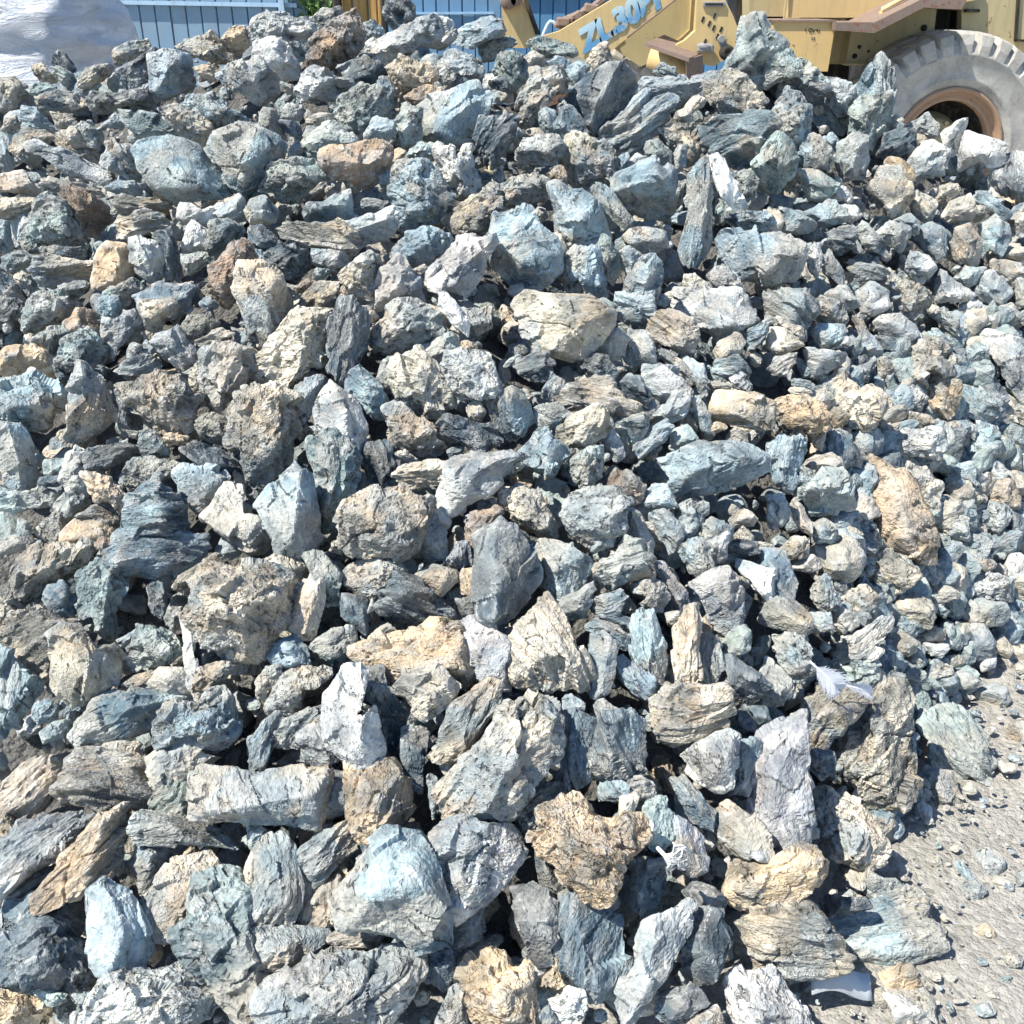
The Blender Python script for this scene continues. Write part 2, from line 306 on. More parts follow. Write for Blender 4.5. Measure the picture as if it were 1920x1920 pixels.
TRACE = """
@1440,1440
W a u +|260,-380 -80,-200 -180,420 90,640 290,600 320,200 300,-50|tall pale slab half in blue shadow
C p l|340,190 450,165 740,350 885,520 905,610 830,690 690,745 500,640 440,430|pale rock with an eye-shaped hollow
T a u +|-240,690 -130,680 0,730 230,560 330,610 440,710 410,800 300,930 170,1030 -20,1050 -150,1070 -290,980 -320,890|orange-cream broken rock at the foot of the pile
C a|480,740 560,650 700,740 840,830 930,820 1020,930 850,1010 700,920 560,800
D a|330,1020 440,930 560,980 700,980 760,1050 500,1100 420,1110
B s u +|430,1110 780,1050 960,960 1110,920 1190,1010 1180,1130 1300,1190 1350,1290 1310,1340 1050,1400 780,1480 660,1510 570,1320|broad grey stepped slab above the plastic strip
C s u|-290,1090 0,1060 270,1030 400,1100 520,1280 570,1400 560,1510 340,1530 130,1590 20,1500 -150,1480 -220,1280|large grooved pale rock beside the plastic strip
T a|840,1540 1060,1460 1160,1650 1000,1680 900,1660|small yellowish block beside the plastic strip
W p l|-300,1640 -160,1540 20,1510 100,1600 160,1720 290,1920 200,2000 -200,2000 -270,1800|whitish rock cut by the bottom edge below the plastic strip
C a l|1150,60 1260,10 1380,40 1450,260 1310,300 1180,160|three-sided pale stone on the gravel edge
W r|1100,300 1160,255 1220,300 1220,370 1150,400 1110,370|small round white pebble on the gravel
C r|1550,650 1620,600 1740,650 1770,740 1720,830 1600,850
C a|1400,880 1570,850 1630,930 1560,990 1450,980
C a|1650,870 1740,820 1830,850 1840,930 1760,930
T a|1540,1200 1640,1170 1700,1230 1680,1310 1590,1270
W a|880,1720 1000,1710 1210,1860 1200,2000 1000,2000
C r|760,1680 850,1650 900,1750 870,1800 790,1790
B s|1390,720 1450,690 1560,830 1450,850
C a|1200,700 1280,650 1310,740 1270,790
@960,1440
T p lu ++|220,300 400,230 510,230 610,330 730,400 930,375 1000,440 990,540 900,660 790,760 740,930 690,1000 590,1000 480,920 380,820 330,730 230,650 165,520 220,450|big orange-cream rock with a horn pointing to the side
B s|340,1200 390,980 560,940 700,1000 790,780 910,660 900,1000 880,1300 830,1560 700,1690 560,1690 480,1530 360,1400|upright blue-grey slab under the horned orange rock
W a lr +|960,1280 980,1180 1080,1140 1220,1050 1310,1030 1350,1100 1400,1150 1330,1260 1200,1400 1160,1570 1050,1700 960,1850 900,1920 720,1920 720,1830 800,1690 930,1480|long pale slanting bar of rock at the bottom edge
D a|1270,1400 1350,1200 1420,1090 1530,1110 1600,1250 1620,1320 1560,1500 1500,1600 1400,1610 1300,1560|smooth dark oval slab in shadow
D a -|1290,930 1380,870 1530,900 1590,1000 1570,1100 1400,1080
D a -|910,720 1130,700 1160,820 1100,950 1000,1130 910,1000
P a|1190,350 1380,470 1470,620 1450,750 1330,800 1200,700 1180,560
G p u|970,420 990,300 1050,230 1150,250 1200,400 1190,550 1080,620 1000,560
C r +|810,200 890,165 955,200 940,280 890,370 800,390|small pale finger-like stone standing on end
B s|1200,110 1310,70 1420,220 1520,320 1500,470 1330,390 1260,220
C a l +|1500,320 1620,250 1780,350 1890,450 1960,640 1900,690 1750,660 1660,650 1560,520 1500,450
D p|0,200 130,110 400,110 425,190 330,260 220,320 180,480 100,470 0,400
D a|10,930 160,880 330,980 350,1200 280,1340 300,1450 180,1560 60,1150|black slab with white veins
W p|280,1740 430,1660 530,1700 540,1800 500,1920 380,1920 350,1850
B a|160,1870 270,1780 350,1920 160,1960
D a|1100,1700 1300,1640 1440,1650 1460,1760 1330,1860 1200,1920 1100,1850
C p|1290,1880 1520,1790 1570,1880 1540,1980 1290,1980
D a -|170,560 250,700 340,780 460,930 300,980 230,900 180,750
@480,1440
T a lr|700,-20 1010,-10 1070,60 1160,80 1170,290 1080,400 960,490 900,580 830,520 720,440 690,350|upright ochre-yellow block, the yellowest rock in the pile
C a u +|-480,60 -360,-20 0,30 200,10 400,-10 520,-20 535,300 500,440 400,450 150,440 -60,400 -440,380|wide pale brick-like slab next to the ochre-yellow block
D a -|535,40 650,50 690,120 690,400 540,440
B a ld ++|960,480 1090,475 1230,490 1320,580 1370,760 1400,930 1450,1060 1480,1290 1440,1360 1280,1370 1120,1330 1040,1240 830,1200 650,1180 590,1000 640,900 760,720 850,610|largest smooth blue-grey faceted boulder in front
W a lr +|1340,460 1400,420 1560,390 1920,430 2000,500 2060,560 2060,640 1930,780 1850,900 1700,1040 1510,1120 1450,900 1330,600|white rock tapering to a point below the orange-flecked block
C s l|340,620 480,500 680,410 740,460 760,580 700,650 560,760 460,880 420,800 330,740|
B s l|-30,560 180,550 270,620 330,740 420,800 460,880 300,1060 180,1180 50,1200 -60,1180 -60,800|layered grey rock beside the faceted boulder
C a -|340,1010 440,900 560,810 640,860 640,1180 500,1220 340,1190
C s -|540,1250 650,1210 960,1250 860,1340 690,1390 600,1350
C a l|-60,1250 60,1200 500,1210 550,1290 420,1400 320,1490 240,1530 80,1510 0,1450
W p lu +|70,1740 200,1580 390,1450 560,1370 820,1370 960,1330 1180,1360 1200,1560 1100,1720 1000,1860 920,1960 100,1960 60,1800|big white-topped rock with a dark hollow underside at the bottom edge
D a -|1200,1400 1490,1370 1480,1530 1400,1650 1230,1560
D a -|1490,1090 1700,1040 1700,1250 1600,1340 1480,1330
T p l|1580,1550 1700,1430 1860,1420 1920,1500 2060,1500 2070,1920 1700,1960 1580,1800|craggy tan block at the bottom edge
C a l|1360,1900 1410,1760 1500,1650 1570,1720 1570,1960 1380,1960
C p lu ++|1400,160 1560,-60 1700,-200 1800,-280 1950,-500 2100,-580 2280,-420 2270,-100 2160,60 2060,140 1960,320 1840,420 1640,400 1480,390 1410,320|long orange-flecked block leaning towards the camera
B a|1285,60 1360,80 1395,260 1390,400 1340,430 1300,200
D a -|740,450 890,560 810,660
@0,1440
C s lu|-40,180 160,-30 260,-60 390,20 430,120 430,200 350,280 240,370 140,390 -40,330|
W s u +|-40,590 110,500 140,410 280,380 470,350 630,290 690,310 680,420 560,530 470,640 250,760 140,870 30,980 -40,990|long smooth pale wedge pointing up from the edge of the picture
T s lr ++|280,960 420,760 480,640 590,520 700,440 830,340 950,280 1030,370 1020,600 930,660 820,760 700,870 560,970 330,1080 270,1050|long tan diagonal rock like a loaf
C s u|440,170 480,60 600,-120 1000,-150 1140,0 1140,250 1070,330 960,280 800,370 690,290 540,290
G s|1150,240 1180,80 1240,-30 1500,-60 1580,60 1500,200 1440,380 1280,350
B s|1040,420 1110,330 1440,380 1800,420 1810,520 1720,610 1600,580 1290,560 1050,560
B a -|990,720 1050,570 1250,560 1400,600 1380,660 1200,830 1080,920
C a ul|1050,1000 1120,930 1320,710 1540,640 1630,730 1620,820 1450,900 1440,1010 1430,1080 1310,1230 1250,1260 1130,1250 1060,1080
B a lr ++|640,940 780,850 870,900 960,920 1010,1010 1060,1120 1120,1270 1130,1350 1060,1470 930,1520 800,1560 720,1530 680,1380 650,1200 640,1060|pear-shaped grey rock standing on end
D p|-40,1060 100,1010 240,1020 300,1090 360,1180 600,1310 690,1350 700,1500 640,1650 530,1700 380,1650 -40,1600|dark pitted rock with pale flecks in the corner
D a -|360,1060 600,950 620,1200 570,1310 400,1240 330,1140
G p lu|1330,1230 1450,1160 1430,1020 1480,880 1620,820 1780,850 1840,960 1880,1030 1850,1140 1920,1240 1990,1350 2040,1620 1990,1880 1880,1900 1740,1800 1560,1620 1400,1500 1340,1320|huge rough grey-green boulder leaning in the front row
W p u +|690,1750 780,1600 830,1540 1000,1500 1150,1510 1330,1490 1440,1560 1540,1650 1630,1780 1540,1860 1400,1930 680,1960 640,1830|white rough-topped rock lying across the bottom edge
T p -|-40,1640 150,1650 340,1750 360,1830 280,1960 -40,1960
G a -|150,1630 480,1690 490,1740 380,1790 300,1720
W r -|525,1850 570,1820 600,1930 530,1960
B a -|540,1700 700,1680 660,1790 580,1750
D s -|40,980 300,780 430,740 420,790 270,960 240,1010
B a|1850,430 1920,420 1990,470 1930,600 1870,600
C a|1830,780 1880,660 1960,600 1990,800 1920,910 1850,900
C r|1850,1140 1910,1000 1990,1050 1990,1180 1920,1200
T p|-40,350 60,360 130,430 100,540 -40,560
@0,1010
C p u|110,230 180,150 220,60 290,70 400,80 620,10 700,30 640,200 480,270 420,340 340,420 200,490 150,460 150,380 100,300|knobbly cream rock like a bent elbow
B a|330,460 360,360 470,330 530,430 580,480 550,570 430,570
G p|600,380 620,270 740,170 880,220 940,310 880,450 830,540 860,640 870,740 760,720 700,560 610,600 600,480|rough green-grey post-like rock beside a black hole
B s u|840,80 960,10 1080,-60 1500,-30 1530,80 1450,220 1330,270 1060,270 930,240 830,170
C s|10,640 60,560 260,560 560,600 590,640 470,650 390,740 390,900 380,1000 270,1050 200,960 100,870 20,760
C a lr ++|390,740 460,650 600,660 720,820 850,780 940,900 910,1020 840,1100 790,1180 620,1240 540,1240 470,1140 410,1000 390,880|wedge-faced beige rock with a sharp upper corner
B s|-40,860 60,880 170,980 290,1080 290,1160 200,1280 110,1390 -40,1480|
B a l|570,1460 640,1330 740,1200 860,1110 960,1120 1180,1160 1440,1170 1450,1230 1240,1230 1140,1400 1120,1450 880,1490 800,1540 660,1540
B a|260,1230 370,1210 430,1260 420,1350 300,1390 250,1330
G r|310,1450 400,1380 580,1350 590,1410 500,1480 340,1530
B p l +|1100,1560 1140,1400 1240,1240 1500,1250 1560,1130 1680,1120 1740,1200 1750,1550 1650,1620 1500,1600 1600,1460 1350,1480 1120,1610|blunt blue-grey rock with a rounded knob on top
C a u|1110,1640 1350,1480 1600,1460 1500,1600 1640,1640 1400,1800 1250,1900 1150,1800
G p|930,880 1000,800 1030,660 1200,680 1320,760 1340,860 1240,930 1150,950 950,990 910,940
B a -|880,760 1010,690 1010,750 910,830
C r|1100,1100 1210,980 1390,980 1450,1050 1440,1160 1250,1160
C s|930,1090 1020,1010 1220,950 1130,1040 1060,1130
C p lu +|1360,560 1440,480 1430,380 1500,250 1560,190 1900,190 2080,200 2240,320 2250,480 2200,640 2080,700 2040,900 1940,940 1760,920 1700,820 1500,730 1480,700|massive deeply furrowed brown-cream boulder
W a l +|1345,560 1430,600 1455,800 1465,1000 1600,1080 1510,1240 1420,1130 1385,900|thin upright white blade of rock
C p|1450,1000 1600,930 1780,930 1720,1010 1620,1090 1560,1130 1460,1130
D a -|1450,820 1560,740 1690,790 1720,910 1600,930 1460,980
C s|1260,460 1350,300 1460,220 1600,140 1700,170 1560,260 1440,380 1430,430
C p|1240,600 1260,520 1360,520 1350,690 1290,700
D a -|1100,290 1190,270 1250,450 1210,600 1140,540
C p|-40,390 100,380 160,470 180,540 60,560 -40,640
R a -|710,40 760,-20 850,0 840,70 730,80
@480,1010
G a|350,140 430,110 500,120 640,280 600,370 640,480 600,540 500,580 470,420 420,280|
C a lr|310,460 340,380 420,280 500,340 510,460 450,650 430,740 340,740 250,650|
C p|640,270 840,160 1020,150 1090,250 1010,330 940,430 840,440 700,350|
D s ld +|940,500 970,380 1070,250 1200,280 1270,360 1370,490 1520,580 1500,630 1240,600 1060,590 950,560|flat-topped dark grey rock with streaked face
C r u +|1200,260 1330,190 1500,240 1510,320 1430,390 1380,440 1300,350 1240,310|smooth cream lump like a fist
D a -|660,430 830,430 850,520 830,720 780,680 650,580|
T a u|860,780 1060,690 1210,690 1290,620 1500,620 1510,700 1610,990 1550,1080 1430,990 1210,960 1080,1080 1050,1080 890,970 780,890 770,800 840,770|broad sandy-yellow plate with rust seams
C a ur ++|1040,1160 1120,1000 1220,970 1400,970 1530,1110 1480,1200 1320,1330 1250,1320 1200,1290 1120,1190|cream block with a shaded grey end lying on the sandy plate
W a u|1530,700 1600,600 1680,580 1780,680 1900,780 1920,900 1880,1100 1750,1100 1610,1010 1560,830|
W a lr ++|510,1350 520,1180 620,1050 680,920 790,910 860,1010 720,1080 790,1190 750,1380 880,1250 960,1560 960,1660 920,1720 740,1700 600,1600 520,1470|bright white split rock with a deep notch
D a lr|710,1100 830,1010 960,1000 1030,1200 1110,1260 1170,1280 1100,1430 1080,1560 1010,1690 940,1540 880,1250 780,1190|
C s l ++|1270,1640 1330,1570 1410,1390 1480,1270 1620,1150 1740,1070 1830,1100 1820,1220 1680,1430 1580,1580 1420,1670 1290,1680|long grey loaf-shaped stone lying diagonally
B a -|100,880 190,760 310,720 370,820 410,960 200,1000|
G a -|400,820 480,740 620,670 720,680 740,760 660,950 620,940 520,900|
C p|90,1250 200,1040 280,980 430,980 540,980 540,1060 340,1130 330,1260 200,1330 100,1290|
C p|10,1080 80,960 170,950 190,1020 130,1150 70,1200 10,1170|
C s|120,1500 210,1360 380,1290 470,1280 490,1380 340,1450 330,1540 230,1600 140,1610|
W p|330,1460 450,1390 510,1400 520,1500 600,1640 540,1700 450,1640 350,1560|
B s|-40,1500 20,1420 140,1330 220,1320 120,1500 60,1700 -40,1740|
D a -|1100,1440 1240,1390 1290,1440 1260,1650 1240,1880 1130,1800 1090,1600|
C p|0,480 40,360 30,240 60,170 230,120 390,240 390,280 330,360 270,420 250,500 120,660 40,560|
P s|1420,170 1500,40 1590,40 1620,180 1560,240|
T a|1520,300 1560,240 1640,230 1640,440 1550,400|
D a -|1490,450 1640,440 1640,580 1560,600|
C a -|890,690 980,630 1050,690 900,740|
C a -|1370,1690 1500,1660 1490,1720 1440,1810|
W r -|830,560 870,440 900,530|
@960,1010
C s lu +|0,740 40,650 160,550 270,400 310,470 400,640 500,790 560,900 600,1020 540,1120 370,1110 90,1120 0,1050 -60,900|pointed triangular cream rock with rusty cross-shaped cracks
B a lr|180,120 200,30 330,30 560,140 600,200 540,280 540,330 400,430 290,420 220,340 210,240|
C s u +|590,240 640,170 740,160 760,110 850,0 950,20 1050,180 1050,290 980,300 900,290 730,390 680,360 620,290|splintery pale rock with rust-stained crack beside a dark gully
B s|560,520 620,450 800,390 860,440 780,560 700,580|
B p|920,400 940,330 1060,300 1150,360 1190,450 1130,540 1000,520 960,480 1010,440|
B a -|340,440 500,400 600,330 620,430 560,530 520,600 420,600|
P a -|1060,180 1150,200 1290,390 1330,460 1280,540 1200,560 1210,440 1080,290|
C r|1150,560 1250,540 1270,620 1180,660|
W a l +|1350,320 1480,250 1630,200 1690,280 1730,440 1710,660 1600,700 1460,610 1480,550 1420,420 1350,360|pale squarish block standing above the upright slabs
W a u|1630,170 1690,160 1870,210 1960,230 1960,460 1900,460 1780,300|
B s l|530,650 640,610 780,640 850,720 900,890 830,830 720,740 560,690|
B a l +|590,1180 580,900 600,740 680,710 770,790 770,1000 740,1130 620,1200|smooth grey tongue-shaped slab standing next to the triangular rock
B s lr +|890,760 920,600 960,540 1050,560 1100,680 1150,790 1190,1000 1190,1070 1070,1080 1010,980 950,990 900,850|leaning slab split between blue shade and sunlight
C s l ++|1200,680 1270,600 1300,510 1390,510 1430,640 1410,1040 1380,1110 1230,1120 1210,900|tall narrow beige pillar-like slab standing on end
C s|1410,660 1470,690 1560,820 1590,960 1540,1010 1520,1150 1420,1050 1410,850|
B s|770,930 840,880 930,960 1050,1040 1060,1150 1020,1210 900,1140 800,1040|
D a|1580,900 1680,890 1800,1000 1920,1090 1960,1190 1700,1240 1590,1140 1640,1040|
G a|1580,780 1650,690 1740,660 1790,720 1770,830 1690,870 1590,850|
C s ++|1040,1410 1060,1300 1060,1220 1190,1140 1330,1110 1480,1160 1560,1140 1640,1250 1710,1400 1700,1470 1500,1460 1240,1540 1120,1500|broad cracked pale rock with a dark undercut
W a lu ++|1260,1620 1520,1470 1620,1450 1690,1490 1690,1700 1650,1860 1520,1900 1400,1800 1290,1690|flat pale triangular rock wedged over a black gap
B a|1690,1520 1860,1520 1860,1600 1800,1750 1770,1900 1640,1900 1680,1750|
B s lr +|640,1400 690,1330 880,1300 1030,1400 1040,1500 1110,1760 1040,1880 860,1790 680,1760 630,1700|upright blue slab with dark ribbed side and pale edge
B s|300,1640 330,1500 380,1340 480,1320 600,1380 640,1620 600,1760 500,1830 410,1820 300,1720|ribbed blue-grey rock behind the orange-flecked block
B a|620,1230 680,1200 780,1270 860,1320 680,1340 640,1330|
B a|180,1050 250,990 320,1050 290,1160 210,1120|
D a -|1690,1320 1750,1260 1850,1420 1830,1500 1710,1480|
D a|1790,1260 1900,1270 1960,1400 1870,1410 1790,1320|
B p|1260,100 1330,10 1400,0 1480,80 1500,210 1400,270 1340,240 1280,150|
P a|1450,30 1620,-40 1600,120 1550,210 1490,180 1470,90|
B s|620,1780 760,1780 880,1890 800,1960 660,1960|
B p|840,1810 960,1780 1060,1850 1080,1960 900,1960|
B p -|1590,1740 1640,1700 1700,1800 1620,1850|
D s|1610,90 1640,0 1830,30 1840,100 1700,140|
B a -|380,1210 420,1160 540,1230 530,1290 480,1270 460,1310 390,1290|
D a -|640,590 780,560 920,600 900,680 800,640|
C s|1840,20 1920,30 1960,60 1940,120 1840,110|
@1440,1010
C s u|260,1330 350,1190 370,1110 480,1100 640,1150 780,1210 700,1280 570,1380 540,1450 480,1460 450,1540 360,1580 270,1540 260,1430|
C p lr ++|510,1650 560,1580 570,1370 720,1230 860,1090 960,1050 1060,1090 1090,1300 1110,1430 1140,1620 1110,1850 1000,1990 740,2040 600,1860|hulking pale boulder with a dark shaded flank near the feather
G s u ++|1170,1440 1190,1320 1260,1250 1430,1280 1540,1380 1640,1500 1650,1610 1700,1640 1690,1750 1620,1830 1390,1790 1240,1690 1250,1560|stepped pale green rock standing on the gravel
W s l +|440,910 550,780 700,690 840,590 920,600 940,660 860,760 720,840 880,830 800,890 560,940|long sloping pale blade pointing at the feather
C a|860,830 890,700 950,660 1120,790 1080,850 960,880|
G a -|520,960 640,960 760,900 850,880 860,960 700,1050 560,1090|
C r l|-60,620 0,500 80,460 190,480 300,570 330,660 250,740 130,680 0,650|
B p l|30,730 200,740 260,750 310,870 330,1000 240,1060 140,1040 80,900|
B a|310,560 460,560 490,680 320,700|
C a lr|480,520 560,510 680,590 680,640 570,710 500,610|
C p u|530,470 610,380 730,360 830,440 810,560 700,620 580,510|
C p u +|680,120 930,100 1040,150 1140,280 1060,350 960,400 880,380 770,330 700,220|warty cream and white rock beneath the large tan block
C a|180,190 330,120 410,210 330,250 200,230|
W a|130,80 180,0 300,0 300,120 170,130|
C p|470,200 560,120 600,20 680,40 690,90 640,150 630,230 580,260|
B a|-40,100 60,100 130,110 200,330 180,440 100,430 -40,460|
B p|320,420 370,300 440,290 510,430 520,490 460,540 390,530|
P s|1110,170 1260,170 1270,330 1220,350 1140,260|
P r|1290,120 1360,20 1440,20 1460,90 1380,220 1280,220|
C a|1470,60 1540,20 1620,100 1700,190 1640,240 1570,280 1450,200|
W p|1430,260 1640,260 1790,310 1800,420 1790,520 1600,460 1440,440 1420,340|
C a|1230,360 1340,360 1420,400 1440,440 1320,470 1230,500|
W a|1760,240 1830,120 1960,150 1960,310 1880,330 1780,280|
C r|1310,480 1560,450 1760,490 1810,590 1790,650 1600,640 1480,640 1380,550|
W r|1450,740 1520,650 1620,640 1700,780 1670,870 1580,900 1480,850|
C r|1690,780 1760,720 1840,830 1800,890 1700,850|
C r|1560,1140 1680,1090 1770,1110 1810,1210 1770,1260 1650,1280 1560,1220|
B a|1370,1080 1430,990 1480,1000 1620,1090 1560,1120 1390,1120|
C s|1080,690 1130,660 1300,680 1450,710 1330,780 1150,760|
W a|1120,790 1340,790 1350,830 1290,890 1170,840|
C a|1010,920 1080,870 1160,920 1100,960|
B a|960,970 1020,920 1150,1000 1210,1080 1170,1150 1060,1100|
B a|-40,870 60,930 160,1050 190,1180 50,1230 -40,1240|
B p|1150,1000 1260,910 1370,960 1370,1020 1240,1060|
C r|1780,1420 1880,1360 1960,1380 1960,1520 1820,1530|
W r|1590,960 1640,870 1710,880 1700,960 1610,1000|
C a|820,560 880,480 1080,420 1200,470 1230,580 1190,660 1060,640 960,620|
C a|750,350 870,400 960,450 880,480 820,440|
D p -|740,1020 830,960 950,970 940,1040 800,1150 720,1100|
D a -|290,1600 440,1590 500,1610 490,1740 400,1800 300,1720|
B p|1820,510 1920,530 1960,720 1830,700|
@0,560
G p|190,230 200,80 260,20 330,0 470,40 490,170 450,240 330,220 230,260|
R a -|490,180 570,90 700,80 750,160 740,260 680,230 600,240 520,270|brown dark-faced block in shade among green-grey rocks
B p|720,70 760,0 880,-20 910,60 880,130 760,120|
W a lr|750,220 770,140 850,170 1040,80 1070,200 1110,230 990,260 890,350 850,500 790,400|smooth pale rock with two lobes like a saddle
C a|1050,10 1200,20 1300,0 1380,80 1230,150 1190,260 1120,210 1050,110|
C p u|1360,220 1420,140 1570,110 1640,190 1570,260 1440,320 1380,280|
W a lu|1140,340 1190,280 1320,220 1360,270 1450,370 1460,460 1350,530 1260,440 1200,390|
C s -|1470,320 1640,220 1740,240 1800,250 1640,320 1540,360|
G a u|240,330 300,250 470,220 520,260 440,360 420,410 300,370|
G p lr ++|410,450 490,300 660,230 700,270 780,330 800,430 770,500 720,500 590,490 560,580 480,520 410,500|grey-green rock with dark purple speckled patch
C s|880,540 980,460 990,350 1080,390 1240,460 1230,520 1150,560 980,600|
T a u|0,420 60,370 240,360 380,430 410,490 360,600 230,540 100,600 0,540|
B p lu ++|-40,620 130,600 220,560 330,620 440,660 440,760 400,900 340,980 180,960 -40,920|big knobbly blue-grey rock at the edge of the picture with scooped faces
C a ld ++|500,720 590,500 640,500 780,650 840,770 900,870 780,1000 640,1130 540,1100 470,1020 520,960 510,830|peaked rock with cream top and glossy black lower face
D a -|840,690 940,700 960,850 1050,880 1130,990 900,960 870,830|
C p l +|870,660 960,620 1140,590 1190,530 1260,570 1390,600 1430,690 1470,730 1440,880 1500,1040 1380,1020 1190,1010 1080,880 950,780 950,720|spiky crumbly cream rock with flat lower face
C p|1510,560 1520,420 1600,350 1780,360 1920,400 1920,560 1840,560 1820,670 1700,700 1640,830 1530,770 1490,680|
C p|1420,580 1480,470 1520,560 1480,700 1430,670|
B a lr +|-40,940 150,940 200,1010 260,1130 290,1270 280,1410 130,1450 40,1380 0,1250 -40,1200|block of blue-grey rock with straight edges at the edge of the picture
G p|1050,1090 1070,1010 1150,1000 1230,1080 1260,1180 1120,1190 1060,1150|
T p|1220,1070 1250,1000 1400,1030 1400,1080 1250,1100|
W a l|450,1350 510,1180 570,1120 660,1170 680,1260 640,1450 510,1440|
D s|650,1180 740,1110 930,1090 1040,1120 1020,1190 860,1240 800,1290 680,1260|
T p ++|620,1320 700,1300 830,1350 930,1440 960,1500 880,1620 840,1530 710,1520 660,1400|small orange-tan pointed rock like a shark tooth
G p|920,1310 1000,1210 1110,1190 1370,1270 1300,1340 1130,1340 970,1460|
B s lr ++|870,1740 930,1620 960,1500 1100,1390 1190,1330 1290,1420 1390,1560 1510,1740 1500,1780 1280,1760 1040,1780 870,1830|hump of streaked dark grey rock with cream underside
B a lu|1320,1330 1370,1260 1560,1260 1700,1350 1640,1460 1580,1560 1520,1620 1340,1480 1360,1400|
C a lu|1540,1640 1620,1560 1700,1360 1820,1440 1820,1620 1960,1640 2040,1720 1960,1880 1860,1870 1650,1730|wide smooth pale block under the toppled slabs
D s u|1340,1110 1480,1090 1640,1150 1750,1210 1840,1330 1840,1400 1660,1320 1480,1240|
C p|1480,930 1560,870 1650,890 1750,920 1740,1010 1680,1100 1580,1080 1520,1040|
C p|410,1600 460,1500 540,1450 680,1530 560,1620 480,1700|
T r|470,1760 560,1650 700,1640 850,1740 850,1840 740,1850 640,1870 470,1850|rounded peach-coloured rock beside a dark gap
C s|580,1630 700,1560 830,1530 890,1640 830,1720 700,1640|
B r|-40,1870 60,1790 200,1740 270,1790 240,1860 60,1910 -40,1940|
G a|0,1420 60,1480 290,1430 420,1380 480,1430 360,1550 100,1600 -40,1560|
C p|310,1690 420,1600 500,1700 440,1830 340,1820|
D a -|300,1340 450,1330 440,1400 290,1420|
G a -|310,1220 490,1200 440,1300 330,1320|
D a -|400,520 440,500 560,600 450,610|
D p -|0,40 60,0 160,30 180,120 60,170 0,150|
@480,560
C p l|20,500 60,400 130,290 180,220 260,110 440,90 560,110 540,230 500,330 480,440 330,560 240,660 120,620 30,560|bulging cream rock with open cracks beside the dark ribbed column
D s lr ++|520,550 570,450 530,280 560,200 610,20 700,0 760,50 840,100 830,300 780,420 740,560 690,600 600,590|dark green-grey ribbed column of layered rock standing on end
C p +|820,250 960,150 970,80 1100,0 1220,20 1360,110 1400,190 1390,280 1290,330 1080,400 1000,430 900,360 850,320|rounded cream rock with a dark mouth-like hollow
X a lu ++++++|1280,-60 1450,-30 1520,60 1600,190 1580,270 1480,190 1390,90|dazzling white flat sliver, the whitest spot in the pile
C p|1530,80 1750,80 1760,210 1630,280 1580,270|
G a|1240,370 1440,260 1550,280 1530,390 1430,420 1400,540 1300,480|
T p|1520,370 1560,310 1640,340 1650,400 1550,400|
W p l ++|1380,600 1430,400 1600,390 1750,440 1800,570 1840,660 1770,790 1600,770 1470,700|bright white chalky lump near the middle of the pile
C p l +|1000,560 1110,420 1230,390 1310,480 1400,540 1380,620 1490,720 1490,780 1390,840 1310,890 1190,890 1080,780 1040,680 1000,630|pockmarked cream rock leaning on the bright white lump
B a|910,600 950,460 1080,430 1000,560 1000,660|
B a lr|690,640 720,560 790,490 900,640 970,740 1000,810 960,910 870,870 790,770 710,690|
W a l|260,730 330,620 510,590 440,720 430,830 370,880 360,980 320,820|
W a lr ++|430,820 470,720 560,620 680,700 760,800 820,950 820,1130 780,1190 700,1050 600,1030 450,970|smooth cream rock with a rust-streaked side, like a shark fin
C p u|970,850 1070,790 1170,880 1210,900 1310,950 1330,1050 1430,1080 1380,1140 1230,1190 1080,1150 1020,1090 1010,920|
D p ++|1380,950 1450,870 1560,910 1740,950 1870,1050 1820,1090 1680,1150 1500,1060 1390,1010|dark blue granular slab with a light rim
B s lr|1730,780 1920,690 2000,740 2080,830 2080,900 2020,950 1960,1060 1900,1040 1810,950|
C s u +|1000,1330 1100,1260 1280,1230 1430,1240 1400,1380 1220,1430 1040,1380|
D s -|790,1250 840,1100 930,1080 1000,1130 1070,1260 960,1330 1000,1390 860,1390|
C s -|1030,1160 1120,1140 1220,1220 1100,1260|
W a u ++|1380,1490 1440,1230 1560,1180 1920,1170 2020,1190 1920,1290 1830,1380 1600,1530 1420,1640 1390,1560|broad smooth grey-white plate with one sharp straight edge
C p lu ++|620,1720 650,1600 720,1500 930,1430 1100,1430 1200,1500 1290,1500 1290,1640 1250,1810 1140,1930 960,1960 800,1940 640,1870|large square-shouldered pale rock with a row of notches along its top
B a lr ++|10,1560 90,1440 180,1350 290,1220 420,1340 440,1500 460,1700 490,1860 390,1920 200,1940 80,1700|purplish blue rock face with red veins
G p l|400,1080 460,1050 600,1020 700,1110 770,1210 750,1360 670,1520 560,1680 500,1720 460,1600 440,1300 390,1200|
C p l|-160,840 -60,720 0,680 160,690 260,780 310,880 290,1020 210,1170 150,1320 60,1380 -60,1370 -150,1240 -190,1100|
C p|0,680 180,690 250,770 370,850 380,940 400,1000 300,1050 260,900 200,800 0,760|
W p|1250,1780 1290,1600 1380,1590 1470,1680 1420,1730 1350,1740 1270,1800|
B a|1250,1830 1290,1720 1430,1760 1430,1960 1270,1960|
R p|1560,1760 1620,1620 1760,1580 1850,1600 1740,1700 1660,1830 1640,2020 1600,1980|
C a|1560,790 1660,760 1720,850 1660,920 1600,880|
C p|1830,1420 1960,1440 1960,1540 1820,1550|
D a -|1440,1130 1560,1100 1540,1180 1460,1200|
C p -|560,1830 640,1800 650,1910 570,1900|
T a -|1290,40 1420,100 1430,170 1380,200|
